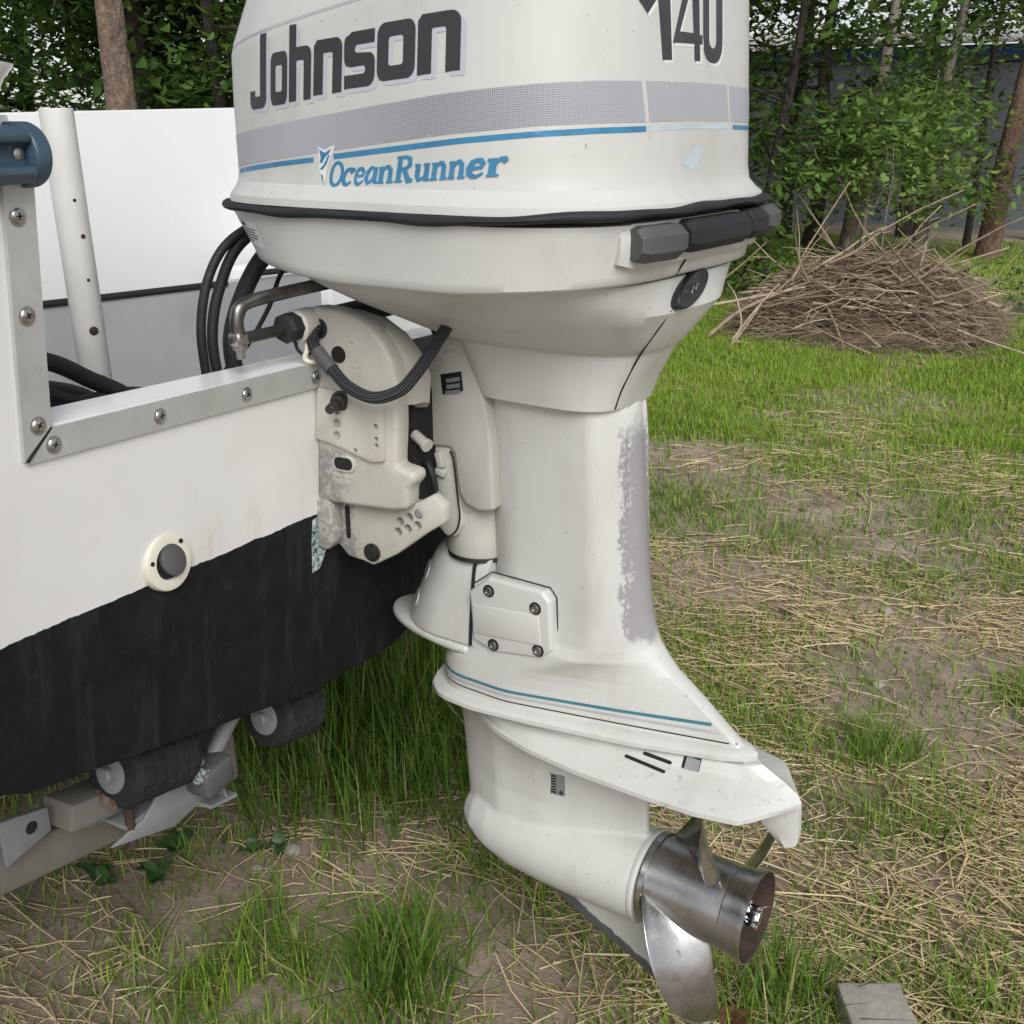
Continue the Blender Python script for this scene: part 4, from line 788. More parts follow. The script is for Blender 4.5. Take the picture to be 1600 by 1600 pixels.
# rigging hoses that rise from the well to the motor
def hose(pts, r_, label):
    V, F, uv = tube_geo(pts, r_, 14, 8); o = mesh_obj('rigging_hose', V, F, M['rubber'], None, angle=60, uv=uv); o['label'] = label; o['category'] = 'hose'; o['group'] = 'black hoses between motor and boat'; return o
hose([(-.66, .02, 1.318), (-.70, -.035, 1.312), (-.74, -.085, 1.284), (-.755, -.118, 1.24), (-.76, -.137, 1.175), (-.76, -.135, 1.10), (-.755, -.13, 1.02), (-.79, -.10, .90)], .0062, 'thin black hose arching outermost, leftmost of the hoses rising to the motor')
hose([(-.655, .03, 1.322), (-.69, -.02, 1.316), (-.735, -.075, 1.278), (-.755, -.102, 1.22), (-.76, -.118, 1.16), (-.76, -.114, 1.09), (-.76, -.11, 1.0), (-.80, -.08, .90)], .0072, 'black hose second from the left in the arching bundle beside the motor')
hose([(-.65, .05, 1.315), (-.685, .0, 1.302), (-.72, -.045, 1.262), (-.742, -.072, 1.21), (-.755, -.088, 1.15), (-.755, -.083, 1.08), (-.76, -.08, 1.0), (-.80, -.04, .90)], .0115, 'thickest black hose of the bundle arching down beside the motor')
hose([(-.66, .06, 1.27), (-.69, .0, 1.262), (-.715, -.022, 1.235), (-.73, -.035, 1.19), (-.75, -.062, 1.14), (-.77, -.095, 1.10), (-.78, -.10, 1.02), (-.80, -.06, .90)], .0032, 'thin black cable hanging rightmost, under the front corner of the engine cover')
def cable(pts, r_, label): o = hose(pts, r_, label); o.name = 'coiled_cable'; o['group'] = 'black cables lying in the motor well'; o['category'] = 'cable'; return o
cable([(-.80, -.50, 1.168), (-.80, -.42, 1.178), (-.80, -.35, 1.166), (-.80, -.29, 1.132), (-.79, -.24, 1.098), (-.79, -.18, 1.03), (-.80, -.10, .92)], .0105, 'thick black cable arching lowest-left over the notch edge beside the white pipe')
cable([(-.78, -.52, 1.12), (-.77, -.42, 1.146), (-.77, -.36, 1.128), (-.76, -.31, 1.098), (-.75, -.26, 1.05), (-.78, -.2, .92)], .0078, 'black cable bent under the thick one in the well')
cable([(-.82, -.50, 1.10), (-.81, -.40, 1.118), (-.80, -.33, 1.108), (-.80, -.24, 1.104), (-.81, -.17, 1.078), (-.83, -.10, 1.0)], .0088, 'black cable with faint print running level toward the white pipe foot')
cable([(-.74, -.50, 1.12), (-.73, -.44, 1.124), (-.73, -.39, 1.105), (-.73, -.34, 1.09), (-.74, -.28, 1.04), (-.76, -.2, .92)], .0070, 'lowest black cable behind the corner of the notch trim')
cable([(-.86, -.50, 1.145), (-.86, -.40, 1.135), (-.86, -.32, 1.12), (-.87, -.25, 1.095), (-.88, -.18, 1.05)], .012, 'dark corrugated cable at the back of the pile in the well')

# ================================================================== TRAILER
trl = tag(empty('boat_trailer', (-1.6, BY, 0)), 'dull galvanised roller trailer under the boat, rear end at lower left', 'boat trailer'); TINV = Matrix.Translation((-1.6, BY, 0)).inverted()
def tr(o, parent=None): o.parent = parent or trl; o.matrix_parent_inverse = TINV; return o
# side beam climbing along the hull, cross member, tongue
def beam(name, A, B, hw, hh, mat): 
    A, B = Vector(A), Vector(B); d = (B-A).normalized(); s = d.cross(Vector((0, 0, 1))).normalized(); u = s.cross(d)
    V = [p+s*i*hw+u*j*hh for p in (A, B) for i, j in ((-1, -1), (1, -1), (1, 1), (-1, 1))]
    return tr(bevel(mesh_obj(name, V, [(0, 1, 2, 3), (7, 6, 5, 4), (0, 1, 5, 4), (1, 2, 6, 5), (2, 3, 7, 6), (3, 0, 4, 7)], mat), .004))
beam('rear_cross_member', (-.775, -1.0, .700), (-.775, -.235, .535), .02, .0275, M['galv_dirty_shaded'])
beam('rear_cross_member', (-.775, BY+.35, .54), (-.775, BY+1.05, .70), .02, .0275, M['galv_dirty_shaded'])
beam('side_beam', (-.80, BY-.9, .60), (-4.6, BY-.5, .50), .03, .045, M['galv_dirty_shaded']); beam('side_beam', (-.80, BY+.9, .60), (-4.6, BY+.5, .50), .03, .045, M['galv_dirty_shaded']); beam('keel_beam', (-.80, BY-.2, .50), (-5.4, BY, .46), .035, .04, M['galv_dirty_shaded'])
# cradle bracket with two ribbed rollers
CR = [(-.445, .590), (-.39, .597), (-.33, .645), (-.285, .612), (-.252, .567), (-.250, .551), (-.300, .562), (-.345, .556), (-.400, .575)]
cr_ = tr(prism('roller_bracket', CR, -.700, -.694, M['galv'], None, 0, .0015)); tr(prism('roller_bracket', [(p[0]+.012, p[1]) for p in CR], -.760, -.754, M['galv'], None, 0, .0015))
tr(prism('bracket_web', [(-.415, .600), (-.330, .606), (-.250, .569), (-.248, .565), (-.330, .600), (-.415, .594)], -.755, -.6995, M['galv'], None, 0))
tr(prism('bracket_lip', [(-.300, .562), (-.250, .551), (-.249, .556), (-.300, .567)], -.755, -.672, M['galv'], None, 0)); tr(box('bracket_gusset', (-.690, -.268, .566), (.03, .004, .022), M['galv'], None, (.3, 0, 0)))
tr(box('pivot_block', (-.680, -.292, .612), (.05, .052, .042), M['rubber_grey'], None, (.10, .05, .0), .006))
tr(tube('roller_arm', [(-.685, -.300, .625), (-.690, -.322, .648), (-.695, -.345, .668)], .012, M['galv'], None, 8, 3)); tr(tube('roller_arm', [(-.685, -.275, .625), (-.69, -.235, .652), (-.70, -.185, .668), (-.705, -.13, .640)], .011, M['galv'], None, 8, 5))
tr(prism('arm_plate', [(-.318, .640), (-.292, .620), (-.300, .612), (-.330, .622), (-.336, .655)], -.667, -.660, M['teal_paint'], None, 0, .001))
def roller(c, ax, r_, wd, scraped=True):
    ax = Vector(ax).normalized(); prof = [(.02, -wd/2), (r_*.55, -wd/2), (r_*.9, -wd/2+.002), (r_, -wd/2+.010)]
    k = -wd/2+.014
    while k < wd/2-.012: prof += [(r_, k), (r_, k+.012), (r_*.965, k+.0135), (r_*.965, k+.0165)]; k += .018
    prof += [(r_, wd/2-.008), (r_*.9, wd/2-.002), (r_*.55, wd/2), (.02, wd/2)]
    V, F = lathe_geo(prof, c, ax, 48)
    for i_, v in enumerate(V):      # cross cuts in the tread
        rel = v-Vector(c); h_ = rel.dot(ax); q_ = rel-ax*h_
        if q_.length > r_*.94 and (i_ % 48+2*(i_//192)) % 4 == 0: V[i_] = Vector(c)+ax*h_+q_*.955
    o = tr(mesh_obj('roller', V, F, M['tyre'], None, angle=25)); e_ = Vector(c)-ax*(wd/2)
    tr(lathe('roller_washer', [(.0245, 0), (.0245, .004), (.021, .005), (.010, .005), (.010, .012), (.008, .014), (0, .014)], e_+ax*.002, -ax, M['galv'], None, 24), None)
    s2 = ax.cross(Vector((0, 0, 1))).normalized(); u2 = s2.cross(ax); PT = [(-.55, -.55), (-.25, -.62), (.15, -.70), (.25, -.86), (-.05, -.90), (-.42, -.78)]; scraped and tr(mesh_obj('scraped_spot', [e_-ax*(.0015)+s2*p*r_+u2*q*r_ for p, q in PT]+[e_+ax*.004+s2*p*r_+u2*q*r_ for p, q in PT], [tuple(range(6)), tuple(range(11, 5, -1))]+[(i, (i+1) % 6, 6+(i+1) % 6, 6+i) for i in range(6)], M['scab']))
    for q in range(7):      # flecks of old teal paint on the worn tread
        a_ = rad(200+random.uniform(-70, 60)); h = random.uniform(-wd*.42, wd*.45); s2 = ax.cross(Vector((0, 0, 1))).normalized(); u2 = s2.cross(ax); n2 = s2*math.cos(a_)+u2*math.sin(a_); t2 = ax.cross(n2); c2 = Vector(c)+ax*h+n2*(r_+.0004); l2, w2 = random.uniform(.004, .010), random.uniform(.002, .004)
        tr(mesh_obj('paint_fleck', [c2-ax*l2-t2*w2, c2+ax*l2*.6-t2*w2*1.3, c2+ax*l2+t2*w2*.6, c2-ax*l2*.4+t2*w2]+[c2-n2*.002-ax*l2-t2*w2, c2-n2*.002+ax*l2*.6-t2*w2*1.3, c2-n2*.002+ax*l2+t2*w2*.6, c2-n2*.002-ax*l2*.4+t2*w2], [(0, 1, 2, 3), (7, 6, 5, 4), (0, 1, 5, 4), (1, 2, 6, 5), (2, 3, 7, 6), (3, 0, 4, 7)], M['teal_paint']))
    return o, e_, ax
roller((-.69, -.379, .679), (.05, .98, -.20), .047, .108); roller((-.69, -.118, .613), (.05, .98, -.20), .047, .086, False)
# bracket plates at the frame edge with a rusty bolt
tr(prism('mount_plate', [(-.56, .69), (-.497, .672), (-.497, .640), (-.56, .63)], -.735, -.728, M['galv'], None, 0, .001)); tr(lathe('bolt_hole', [(.008, .0), (.007, .001), (0, .0005)], (-.7275, -.522, .660), (1, 0, 0), M['hole'], None, 14))
tr(box('channel', (-.735, -.440, .640), (.05, .085, .034), M['galv_dirty_shaded'], None, (-.23, 0, 0), .002)); tr(box('channel_gap', (-.7085, -.405, .634), (.004, .020, .020), M['rust'], None, (-.23, 0, 0)))
tr(tube('u_bolt', [(-.7, -.408, .625), (-.7, -.409, .59), (-.7, -.409, .565)], .006, M['rust'], None, 8, 3))
# wheels, out of frame forward
for s_ in (-1, 1):
    wv = lathe('wheel', [(.0, -.09), (.16, -.09), (.19, -.07), (.30, -.09), (.33, -.06), (.335, 0), (.33, .06), (.30, .09), (.19, .07), (.16, .05), (0, .05)], (-2.6, BY+s_*1.16, .335), (0, s_, 0), M['tyre'], None, 36); tr(wv)
beam('axle', (-2.6, BY-1.08, .36), (-2.6, BY+1.08, .36), .025, .025, M['galv_dirty_shaded'])
for x_ in (-2.35, -2.85):
    for s_ in (-1, 1): beam('axle_hanger', (x_, BY+s_*.72, .36), (x_, BY+s_*.72, .53), .02, .02, M['galv_dirty_shaded'])
for s_ in (-1, 1): beam('spring', (-2.35, BY+s_*.72, .36), (-2.85, BY+s_*.72, .36), .025, .012, M['galv_dirty_shaded'])
# ================================================================== GROUND
def vnoise(x, y, seed=0):
    """smooth value noise on arrays"""
    x = np.asarray(x, float); y = np.asarray(y, float); xi = np.floor(x).astype(int); yi = np.floor(y).astype(int); fx = x-xi; fy = y-yi; fx = fx*fx*(3-2*fx); fy = fy*fy*(3-2*fy)
    def h(i, j): n = (i*374761393+j*668265263+seed*982451653) & 0x7fffffff; n = ((n ^ (n >> 13))*1274126177) & 0x7fffffff; return ((n ^ (n >> 16)) & 0xffff)/65535.
    return (h(xi, yi)*(1-fx)+h(xi+1, yi)*fx)*(1-fy)+(h(xi, yi+1)*(1-fx)+h(xi+1, yi+1)*fx)*fy
def fbm(x, y, seed=0, o=3): return sum(vnoise(x*2**k, y*2**k, seed+k)*.5**k for k in range(o))/sum(.5**k for k in range(o))
def gz(x, y): return .022*(fbm(x*2.2, y*2.2, 5)-.5)+.012*(vnoise(x*9, y*9, 9)-.5)+.008*(vnoise(x*23, y*23, 19)-.5)
def axis(lo, hi, a_, b_, step): return np.unique(np.concatenate([np.arange(lo, hi, step), a_+(lo-a_)*(1-np.linspace(0, 1, 26)**.35), hi+(b_-hi)*np.linspace(0, 1, 26)**2.6]))
gx = axis(-4.5, 2.2, -70, 70, .035); gy = axis(-.6, 6.5, -60, 90, .035); XX, YY = np.meshgrid(gx, gy, indexing='ij'); ZZ = gz(XX, YY)
n1, n2 = XX.shape; idx = np.arange(n1*n2).reshape(n1, n2); Fq = np.stack([idx[:-1, :-1], idx[1:, :-1], idx[1:, 1:], idx[:-1, 1:]], -1).reshape(-1, 4)
def soil_mat():
    k = NT('brown_soil'); f = k.noise(3.5, 8, .65); f2 = k.noise(28, 8, .7)
    c = k.ramp(f, [(.3, (.21, .165, .125)), (.5, (.36, .285, .22)), (.7, (.48, .39, .31))]); c = k.mix(k.math('MULTIPLY', k.val(f2, .5, .7), .4), c, (.11, .082, .058))
    c = k.mix(k.val(k.noise(120, 3, .5), .68, .72), c, (.38, .33, .27)); k.base(c); k.rough(.95)
    k.bump(k.math('ADD', k.noise(45, 8, .7), k.math('MULTIPLY', k.noise(200, 4), .4)), .9, .012); return k.m
grd = bulk('ground', np.stack([XX, YY, ZZ], -1).reshape(-1, 3), Fq, soil_mat(), smooth=True); grd['kind'] = 'structure'

def tone_mat(name, stops, rough=.6, trans=0., attr='tone', spec=.3):
    k = NT(name); at = k.n('Attribute'); at.attribute_name = attr; c = k.ramp(at.outputs['Fac'], stops); k.base(c); k.rough(rough); k.b.inputs['Specular IOR Level'].default_value = spec
    if trans:
        tb = k.n('BsdfTranslucent'); k.l(c, tb.inputs[0]); mx = k.n('MixShader'); mx.inputs[0].default_value = trans; k.l(k.b.outputs[0], mx.inputs[1]); k.l(tb.outputs[0], mx.inputs[2]); k.l(mx.outputs[0], k.out.inputs[0])
    return k.m
M['grass'] = tone_mat('grass_blades', [(0, (.055, .115, .018)), (.35, (.155, .275, .032)), (.7, (.285, .43, .050)), (.9, (.37, .46, .08)), (1, (.48, .41, .19))], .5, .3)
M['straw'] = tone_mat('dry_straw', [(0, (.32, .24, .125)), (.5, (.58, .46, .26)), (1, (.74, .63, .41))], .6)
def blob(x, y, cx, cy, r_): return np.clip(1.25-np.hypot(x-cx, y-cy)/r_, 0, 1)
GRASS = [(-.80, -.06, .34, .085), (-.60, .02, .12, .17), (-1.05, .72, .42, .24), (-1.35, .95, .40, .22), (-.74, .80, .20, .16), (-.02, .30, .13, .12), (.16, .96, .18, .10), (.02, 1.13, .16, .09), (.33, 1.62, .16, .09), (-.55, .36, .14, .10), (-.72, .62, .16, .16), (-1.25, .15, .22, .07), (-1.6, .9, .5, .25), (.52, .55, .2, .1), (.30, .42, .12, .07)]
BARE = [(-.42, .12, .20), (-.62, .28, .12), (-.88, .24, .16), (-.30, .46, .18), (.22, .72, .16), (-.1, .62, .15), (.24, 2.15, .40), (-.62, 1.95, .34), (-.10, 2.6, .35), (-.55, 2.9, .4), (-1.05, 3.3, .5), (.14, 1.2, .12)]
def grass_prob(x, y):
    p = .16+.55*np.clip((fbm(x*1.7+3, y*1.7, 31)-.49)*6, 0, 1); far = np.clip((y-2.2)/1.6, 0, 1); lush = np.clip((y-3.9)/.8, 0, 1)
    p = p*(1-far)+far*np.clip((fbm(x*1.3, y*1.3, 41)-.34)*5, .26, .95); p = np.maximum(p, lush*np.clip((fbm(x*1.6, y*1.6, 51)-.36)*5, .22, 1))
    for cx, cy, r_ in BARE: p *= 1-.9*blob(x, y, cx, cy, r_)
    hgt = .036+.02*fbm(x*2, y*2, 61)+.008*far
    for cx, cy, r_, h in GRASS: b = blob(x, y, cx, cy, r_)*np.clip((fbm(x*9, y*9, 77)-.30)*4, .25, 1); p = np.maximum(p, b); hgt = np.where(b > .12, np.maximum(hgt, h*(.45+.6*b)), hgt)
    return p, hgt
def scatter(n, x0, x1, y0, y1): return RNG.uniform(x0, x1, n), RNG.uniform(y0, y1, n)
def view_keep(x, y, m=.35):   # the wedge of ground around what the place shows, with a margin
    dx, dy = x-.2366, y+1.1721; d = dx*-.4617+dy*.887; s = dx*.887+dy*.4617; return (d > .9) & (s > -d*.56-m-.4) & (s < d*.56+m)
PX_, PY_ = [], []
for n, x0, x1, y0, y1 in ((170000, -2.2, 1.0, -.5, 2.2), (240000, -3.2, 1.8, 2.2, 4.2), (330000, -4.2, 2.6, 4.2, 7.5), (150000, -6.0, 3.5, 7.5, 14.5)):
    x, y = scatter(n, x0, x1, y0, y1); p, h = grass_prob(x, y); k = (RNG.random(n) < p*.75) & view_keep(x, y); PX_.append(x[k]); PY_.append(y[k])
gxx, gyy = np.concatenate(PX_), np.concatenate(PY_); _, gh = grass_prob(gxx, gyy); N = len(gxx)
gh = gh*RNG.uniform(.45, 1.35, N); az = RNG.uniform(0, 2*math.pi, N); lean = np.abs(RNG.normal(.35, .30, N)); wdt = RNG.uniform(.0009, .0021, N)*(1+.20*np.clip(gyy-1, 0, 8)); wdt = np.where(gh > .14, wdt*1.35, wdt)
fa = az+RNG.uniform(1.2, 1.9, N); sx, sy = np.cos(fa)*wdt, np.sin(fa)*wdt; lx1, ly1 = np.cos(az), np.sin(az); g0 = gz(gxx, gyy)-.004
def lvl(t, wf): off = gh*(lean*.55*t+lean*.85*t*t); z = g0+gh*t*(1-.28*lean*t); cx, cy = gxx+lx1*off, gyy+ly1*off; return np.stack([cx-sx*wf, cy-sy*wf, z], -1), np.stack([cx+sx*wf, cy+sy*wf, z], -1)
A0, B0 = lvl(0, 1.); A1, B1 = lvl(.5, .85); A2, B2 = lvl(1., .12)
GV = np.stack([A0, B0, A1, B1, A2, B2], 1).reshape(-1, 3); b_ = np.arange(N)[:, None]*6; GF = np.concatenate([b_+np.array([[0, 1, 3, 2]]), b_+np.array([[2, 3, 5, 4]])], 0)
tone = np.clip(RNG.normal(.42, .17, N)+.22*(fbm(gxx*1.1, gyy*1.1, 91)-.5)+.20*np.clip((gyy-3)/2, 0, 1), 0, .88); tone = np.where(gh > .10, tone*.45, tone); tone = np.where(RNG.random(N) < .07, 1., tone)  # tall blades darker: shade under the hull painted into their tone
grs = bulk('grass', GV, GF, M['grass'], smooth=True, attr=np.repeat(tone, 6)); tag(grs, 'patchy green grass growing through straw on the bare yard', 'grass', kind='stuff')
# straw mulch
SX, SY = [], []
for n, x0, x1, y0, y1 in ((34000, -2.0, 1.0, -.5, 2.4), (21000, -3.0, 1.6, 2.4, 5.0), (6000, -3.6, 2.2, 5., 7.2)):
    x, y = scatter(n, x0, x1, y0, y1); p = np.clip((fbm(x*1.9+7, y*1.9, 131)-.40)*4.2, .05, 1)*np.clip(.55+.9*(x+.9), .26, 1.15)*np.clip(1.15-.20*np.clip(y-3, 0, 5), .2, 1)
    for cx, cy, r_ in BARE: p = p*(1-.55*blob(x, y, cx, cy, r_))
    k = (RNG.random(n) < p) & view_keep(x, y); SX.append(x[k]); SY.append(y[k])
sx_, sy_ = np.concatenate(SX), np.concatenate(SY); N = len(sx_); L_ = RNG.uniform(.03, .17, N)*np.where(RNG.random(N) < .12, 1.9, 1.); L_ = np.where(RNG.random(N) < .35, RNG.uniform(.012, .045, N), L_); th = RNG.normal(rad(-8), .75, N); th = np.where(RNG.random(N) < .3, RNG.uniform(0, math.pi, N), th)
rr_ = RNG.uniform(.0009, .0021, N)*np.where(RNG.random(N) < .25, 1.5, 1.)*(1+.10*np.clip(sy_-1.5, 0, 6)); dx, dy = np.cos(th), np.sin(th); zz0 = gz(sx_, sy_)+RNG.uniform(.002, .020, N); tl = RNG.normal(0, .10, N); bend = RNG.normal(0, .07, N)
P0 = np.stack([sx_-dx*L_/2, sy_-dy*L_/2, np.maximum(gz(sx_-dx*L_/2, sy_-dy*L_/2)+.001, zz0-tl*L_/2)], -1); P1 = np.stack([sx_-dy*bend*L_, sy_+dx*bend*L_, zz0+.003], -1); P2 = np.stack([sx_+dx*L_/2, sy_+dy*L_/2, np.maximum(gz(sx_+dx*L_/2, sy_+dy*L_/2)+.001, zz0+tl*L_/2)], -1)
sd3 = np.stack([-dy, dx, 0*dx], -1); up3 = np.array([0, 0, 1.])
def rg(P, k): return np.stack([P+(sd3*math.cos(a_)+up3*math.sin(a_))*(rr_*k)[:, None] for a_ in (0, 2*math.pi/3, 4*math.pi/3)], 1)
SV = np.concatenate([rg(P0, 1.), rg(P1, 1.05), rg(P2, .9)], 1).reshape(-1, 3); b_ = np.arange(N)[:, None]*9
SF = np.concatenate([b_+np.array([[o_+i, o_+(i+1) % 3, o_+3+(i+1) % 3, o_+3+i]]) for o_ in (0, 3) for i in range(3)], 0)
st_ = bulk('straw', SV, SF, M['straw'], attr=np.repeat(np.clip(RNG.normal(.55, .24, N), 0, 1), 9)); tag(st_, 'loose dry straw strewn over the muddy yard', 'straw', kind='stuff')
print('blades', len(gxx), 'straw', N)

# crumbs of soil and gravel
N = 5200; cx_, cy_ = scatter(N, -2.0, 1.0, -.4, 4.0); kk = view_keep(cx_, cy_) & (fbm(cx_*3, cy_*3, 171) > .42); cx_, cy_ = cx_[kk], cy_[kk]; N = len(cx_); rc = RNG.gamma(2., .0014, N)+.0012
OCT = np.array([(1, 0, 0), (0, 1, 0), (-1, 0, 0), (0, -1, 0), (0, 0, 1), (0, 0, -1)], float); OF = np.array([(0, 1, 4), (1, 2, 4), (2, 3, 4), (3, 0, 4), (1, 0, 5), (2, 1, 5), (3, 2, 5), (0, 3, 5)])
CV_ = (OCT[None]*RNG.uniform(.6, 1.3, (N, 6, 1))*rc[:, None, None]*np.array([1.2, 1., .75])+np.stack([cx_, cy_, gz(cx_, cy_)+rc*.3], -1)[:, None]).reshape(-1, 3); CF_ = (np.arange(N)[:, None, None]*6+OF[None]).reshape(-1, 3)
M['crumb'] = tone_mat('soil_crumbs', [(0, (.12, .09, .065)), (.6, (.26, .20, .15)), (1, (.48, .43, .36))], .95); crb = bulk('soil_crumbs', CV_, CF_, M['crumb'], attr=np.repeat(RNG.beta(2, 3, N), 6)); tag(crb, 'small clods and gravel scattered over the bare dirt', 'gravel', kind='stuff')
# paver, pebbles, dead leaf, weeds
pv_ = box('paver_block', (.168, .262, .030), (.108, .205, .066), M['concrete'], None, (.02, .015, rad(28)), .006); tag(pv_, 'pale concrete paver block lying on the ground at lower right', 'concrete block')
dm = pv_.modifiers.new('s', 'SUBSURF'); dm.levels = 3; dm.subdivision_type = 'SIMPLE'; bake(pv_)
for v in pv_.data.vertices: c_ = v.co; c_ += v.normal*(.0022*(float(vnoise(c_.x*120+c_.z*60, c_.y*120+c_.z*40, 3))-.6))
def pebble(x, y, r_, label):
    bm = bmesh.new(); bmesh.ops.create_icosphere(bm, subdivisions=3, radius=1)
    for v in bm.verts: c_ = v.co; k = .78+.4*float(vnoise(c_.x*1.7+x*50, c_.y*1.7+c_.z*1.3, 8)); v.co = Vector((c_.x*r_*1.25*k, c_.y*r_*k, c_.z*r_*.62*k))
    me = bpy.data.meshes.new('pebble'); bm.to_mesh(me); bm.free(); me.shade_smooth(); me.materials.append(M['concrete']); o = bpy.data.objects.new('pebble', me); COL.objects.link(o); o.location = (x, y, float(gz(x, y))+r_*.25); o.rotation_euler = (0, 0, x*9); return tag(o, label, 'pebble', 'pebbles in the dirt')
pebble(-1.045, .165, .009, 'small pale pebble on dirt, just right of the two broad weed leaves'); pebble(-1.02, .245, .016, 'brown rounded pebble in the dark dirt below the long grass'); pebble(-.19, .56, .012, 'pale pebble on bare dirt below the gearcase nose'); pebble(.03, .80, .012, 'pale pebble on the dirt just right of the propeller'); pebble(-.11, 2.02, .02, 'white stone on bare soil right of the motor leg'); pebble(-.05, 1.52, .016, 'grey flat stone among straw right of the lower leg')
M['weed'] = simple('weed_leaf', (.055, .12, .035), .5, var=.3, scale=40); M['dead'] = simple('dead_leaf', (.16, .062, .028), .8, var=.4, scale=60); M['twigs'] = None
def leafblade(L, W, fold=.25, curl=.2, n=6):
    V, F = [], []
    for i in range(n+1):
        t = i/n; wd = W*math.sin(math.pi*min(.985, t**.8*.97+.03))**.8; z = L*curl*math.sin(t*2.2)
        V += [(L*t, -wd/2, z+fold*wd/2), (L*t, 0, z), (L*t, wd/2, z+fold*wd/2)]
        if i: k = 3*i; F += [(k-3, k-2, k+1, k), (k-2, k-1, k+2, k+1)]
    return V, F
def weed(x, y, leaves, L, label):
    root = tag(empty('weed_plant', (x, y, float(gz(x, y)))), label, 'weed', 'broad-leaved weeds')
    for i in range(leaves):
        V, F = leafblade(L*random.uniform(.7, 1.1), L*.55, .3, random.uniform(.2, .7)); o = mesh_obj('leaf', V, F, M['weed'], root, smooth=True); o.rotation_euler = (0, -random.uniform(.1, .9), i*6.283/leaves+random.uniform(-.4, .4))
    return root
weed(-1.03, .215, 3, .055, 'upright broad-leaved weed on dirt below the long grass'); weed(-1.08, .195, 3, .04, 'low round-leaved weed left of the upright one on the dirt'); weed(-1.29, -.02, 5, .06, 'dark broad-leaved weed among straw below the trailer beam'); weed(-1.20, .03, 4, .06, 'broad-leaved weed in straw under the roller bracket'); weed(-1.23, .13, 5, .06, 'broad-leaved weed closest below the trailer roller'); weed(-.155, .235, 5, .05, 'small weed at the bottom edge beneath the propeller tip')
dl = tag(empty('dead_leaf', (-.075, .205, float(gz(-.075, .205))+.008), .6), 'curled brown dead leaf at the bottom edge below the propeller', 'leaf')
for k in range(5): V, F = leafblade(.055-.008*abs(k-2), .03, .3, .35); o = mesh_obj('lobe', V, F, M['dead'], dl, smooth=True); o.rotation_euler = (0, -.25, rad(-70+35*k))

# ================================================================== BRUSH PILE
def bark_like(name, c, sc=30): return simple(name, c, .85, var=.35, scale=sc, bump=.5, bscale=sc*4)
M['stick'] = bark_like('dead_branch_bark', (.34, .255, .175)); M['stick2'] = bark_like('pale_dry_stick', (.50, .395, .275)); M['stick3'] = bark_like('dark_twig', (.20, .145, .098))
pile = tag(empty('brush_pile', (-1.02, 6.95, 0)), 'heap of dead brown branches and twigs in front of the trees', 'brush pile')
def pile_h(u, v): return .47*np.exp(-(np.abs(u)/.82)**3.0-(np.abs(v)/.62)**2.4)*(1+.13*np.sin(u*4+1))
RP_ = random.Random(5)
def stick(L, r_, kink=.12, fork=False):
    pts = [(0, 0, 0)]; a1 = a2 = 0
    for i in range(4): a1 += RP_.gauss(0, kink); a2 += RP_.gauss(0, kink); pts.append((pts[-1][0]+L/4, pts[-1][1]+L/4*a1, pts[-1][2]+L/4*a2))
    g = [tube_geo(pts, lambda t: r_*(1-.65*t), 5, 1, False)[:2]]
    for _ in range(2 if fork else 0):
        b = pts[RP_.choice((1, 2, 3))]; d = (L*.3, L*RP_.uniform(-.2, .2), L*RP_.uniform(-.1, .25)); g.append(tube_geo([b, (b[0]+d[0]*.5, b[1]+d[1]*.6, b[2]+d[2]*.4), (b[0]+d[0], b[1]+d[1], b[2]+d[2])], lambda t: r_*.5*(1-.6*t), 4, 1, False)[:2])
    return merge(g)
SM = []
for i in range(14):
    V, F = stick(RP_.uniform(.4, .95), RP_.uniform(.005, .015), .24, True); o = mesh_obj('t', V, F, (M['stick'], M['stick2'], M['stick'], M['stick3'])[i % 4], None, smooth=True); SM.append(o.data); bpy.data.objects.remove(o)
for i in range(290):
    u = RP_.uniform(-.72, .72); v = RP_.gauss(-.15, .30); h = float(pile_h(u, v)); o = bpy.data.objects.new('branch', RP_.choice(SM)); link(o, pile)
    az_ = RP_.gauss(.15, .5)+(math.pi if RP_.random() < .5 else 0); o.rotation_euler = (RP_.uniform(0, 6.28), RP_.gauss(0, .16)+.18*u*(1 if abs(az_) < 1.6 else -1), az_)
    L_2 = .3; o.location = (u-L_2*math.cos(az_)*.9, v-L_2*math.sin(az_), max(.02, h*RP_.uniform(.7, 1.08))+.02); s_ = RP_.uniform(.55, 1.1); o.scale = (s_, s_, s_)
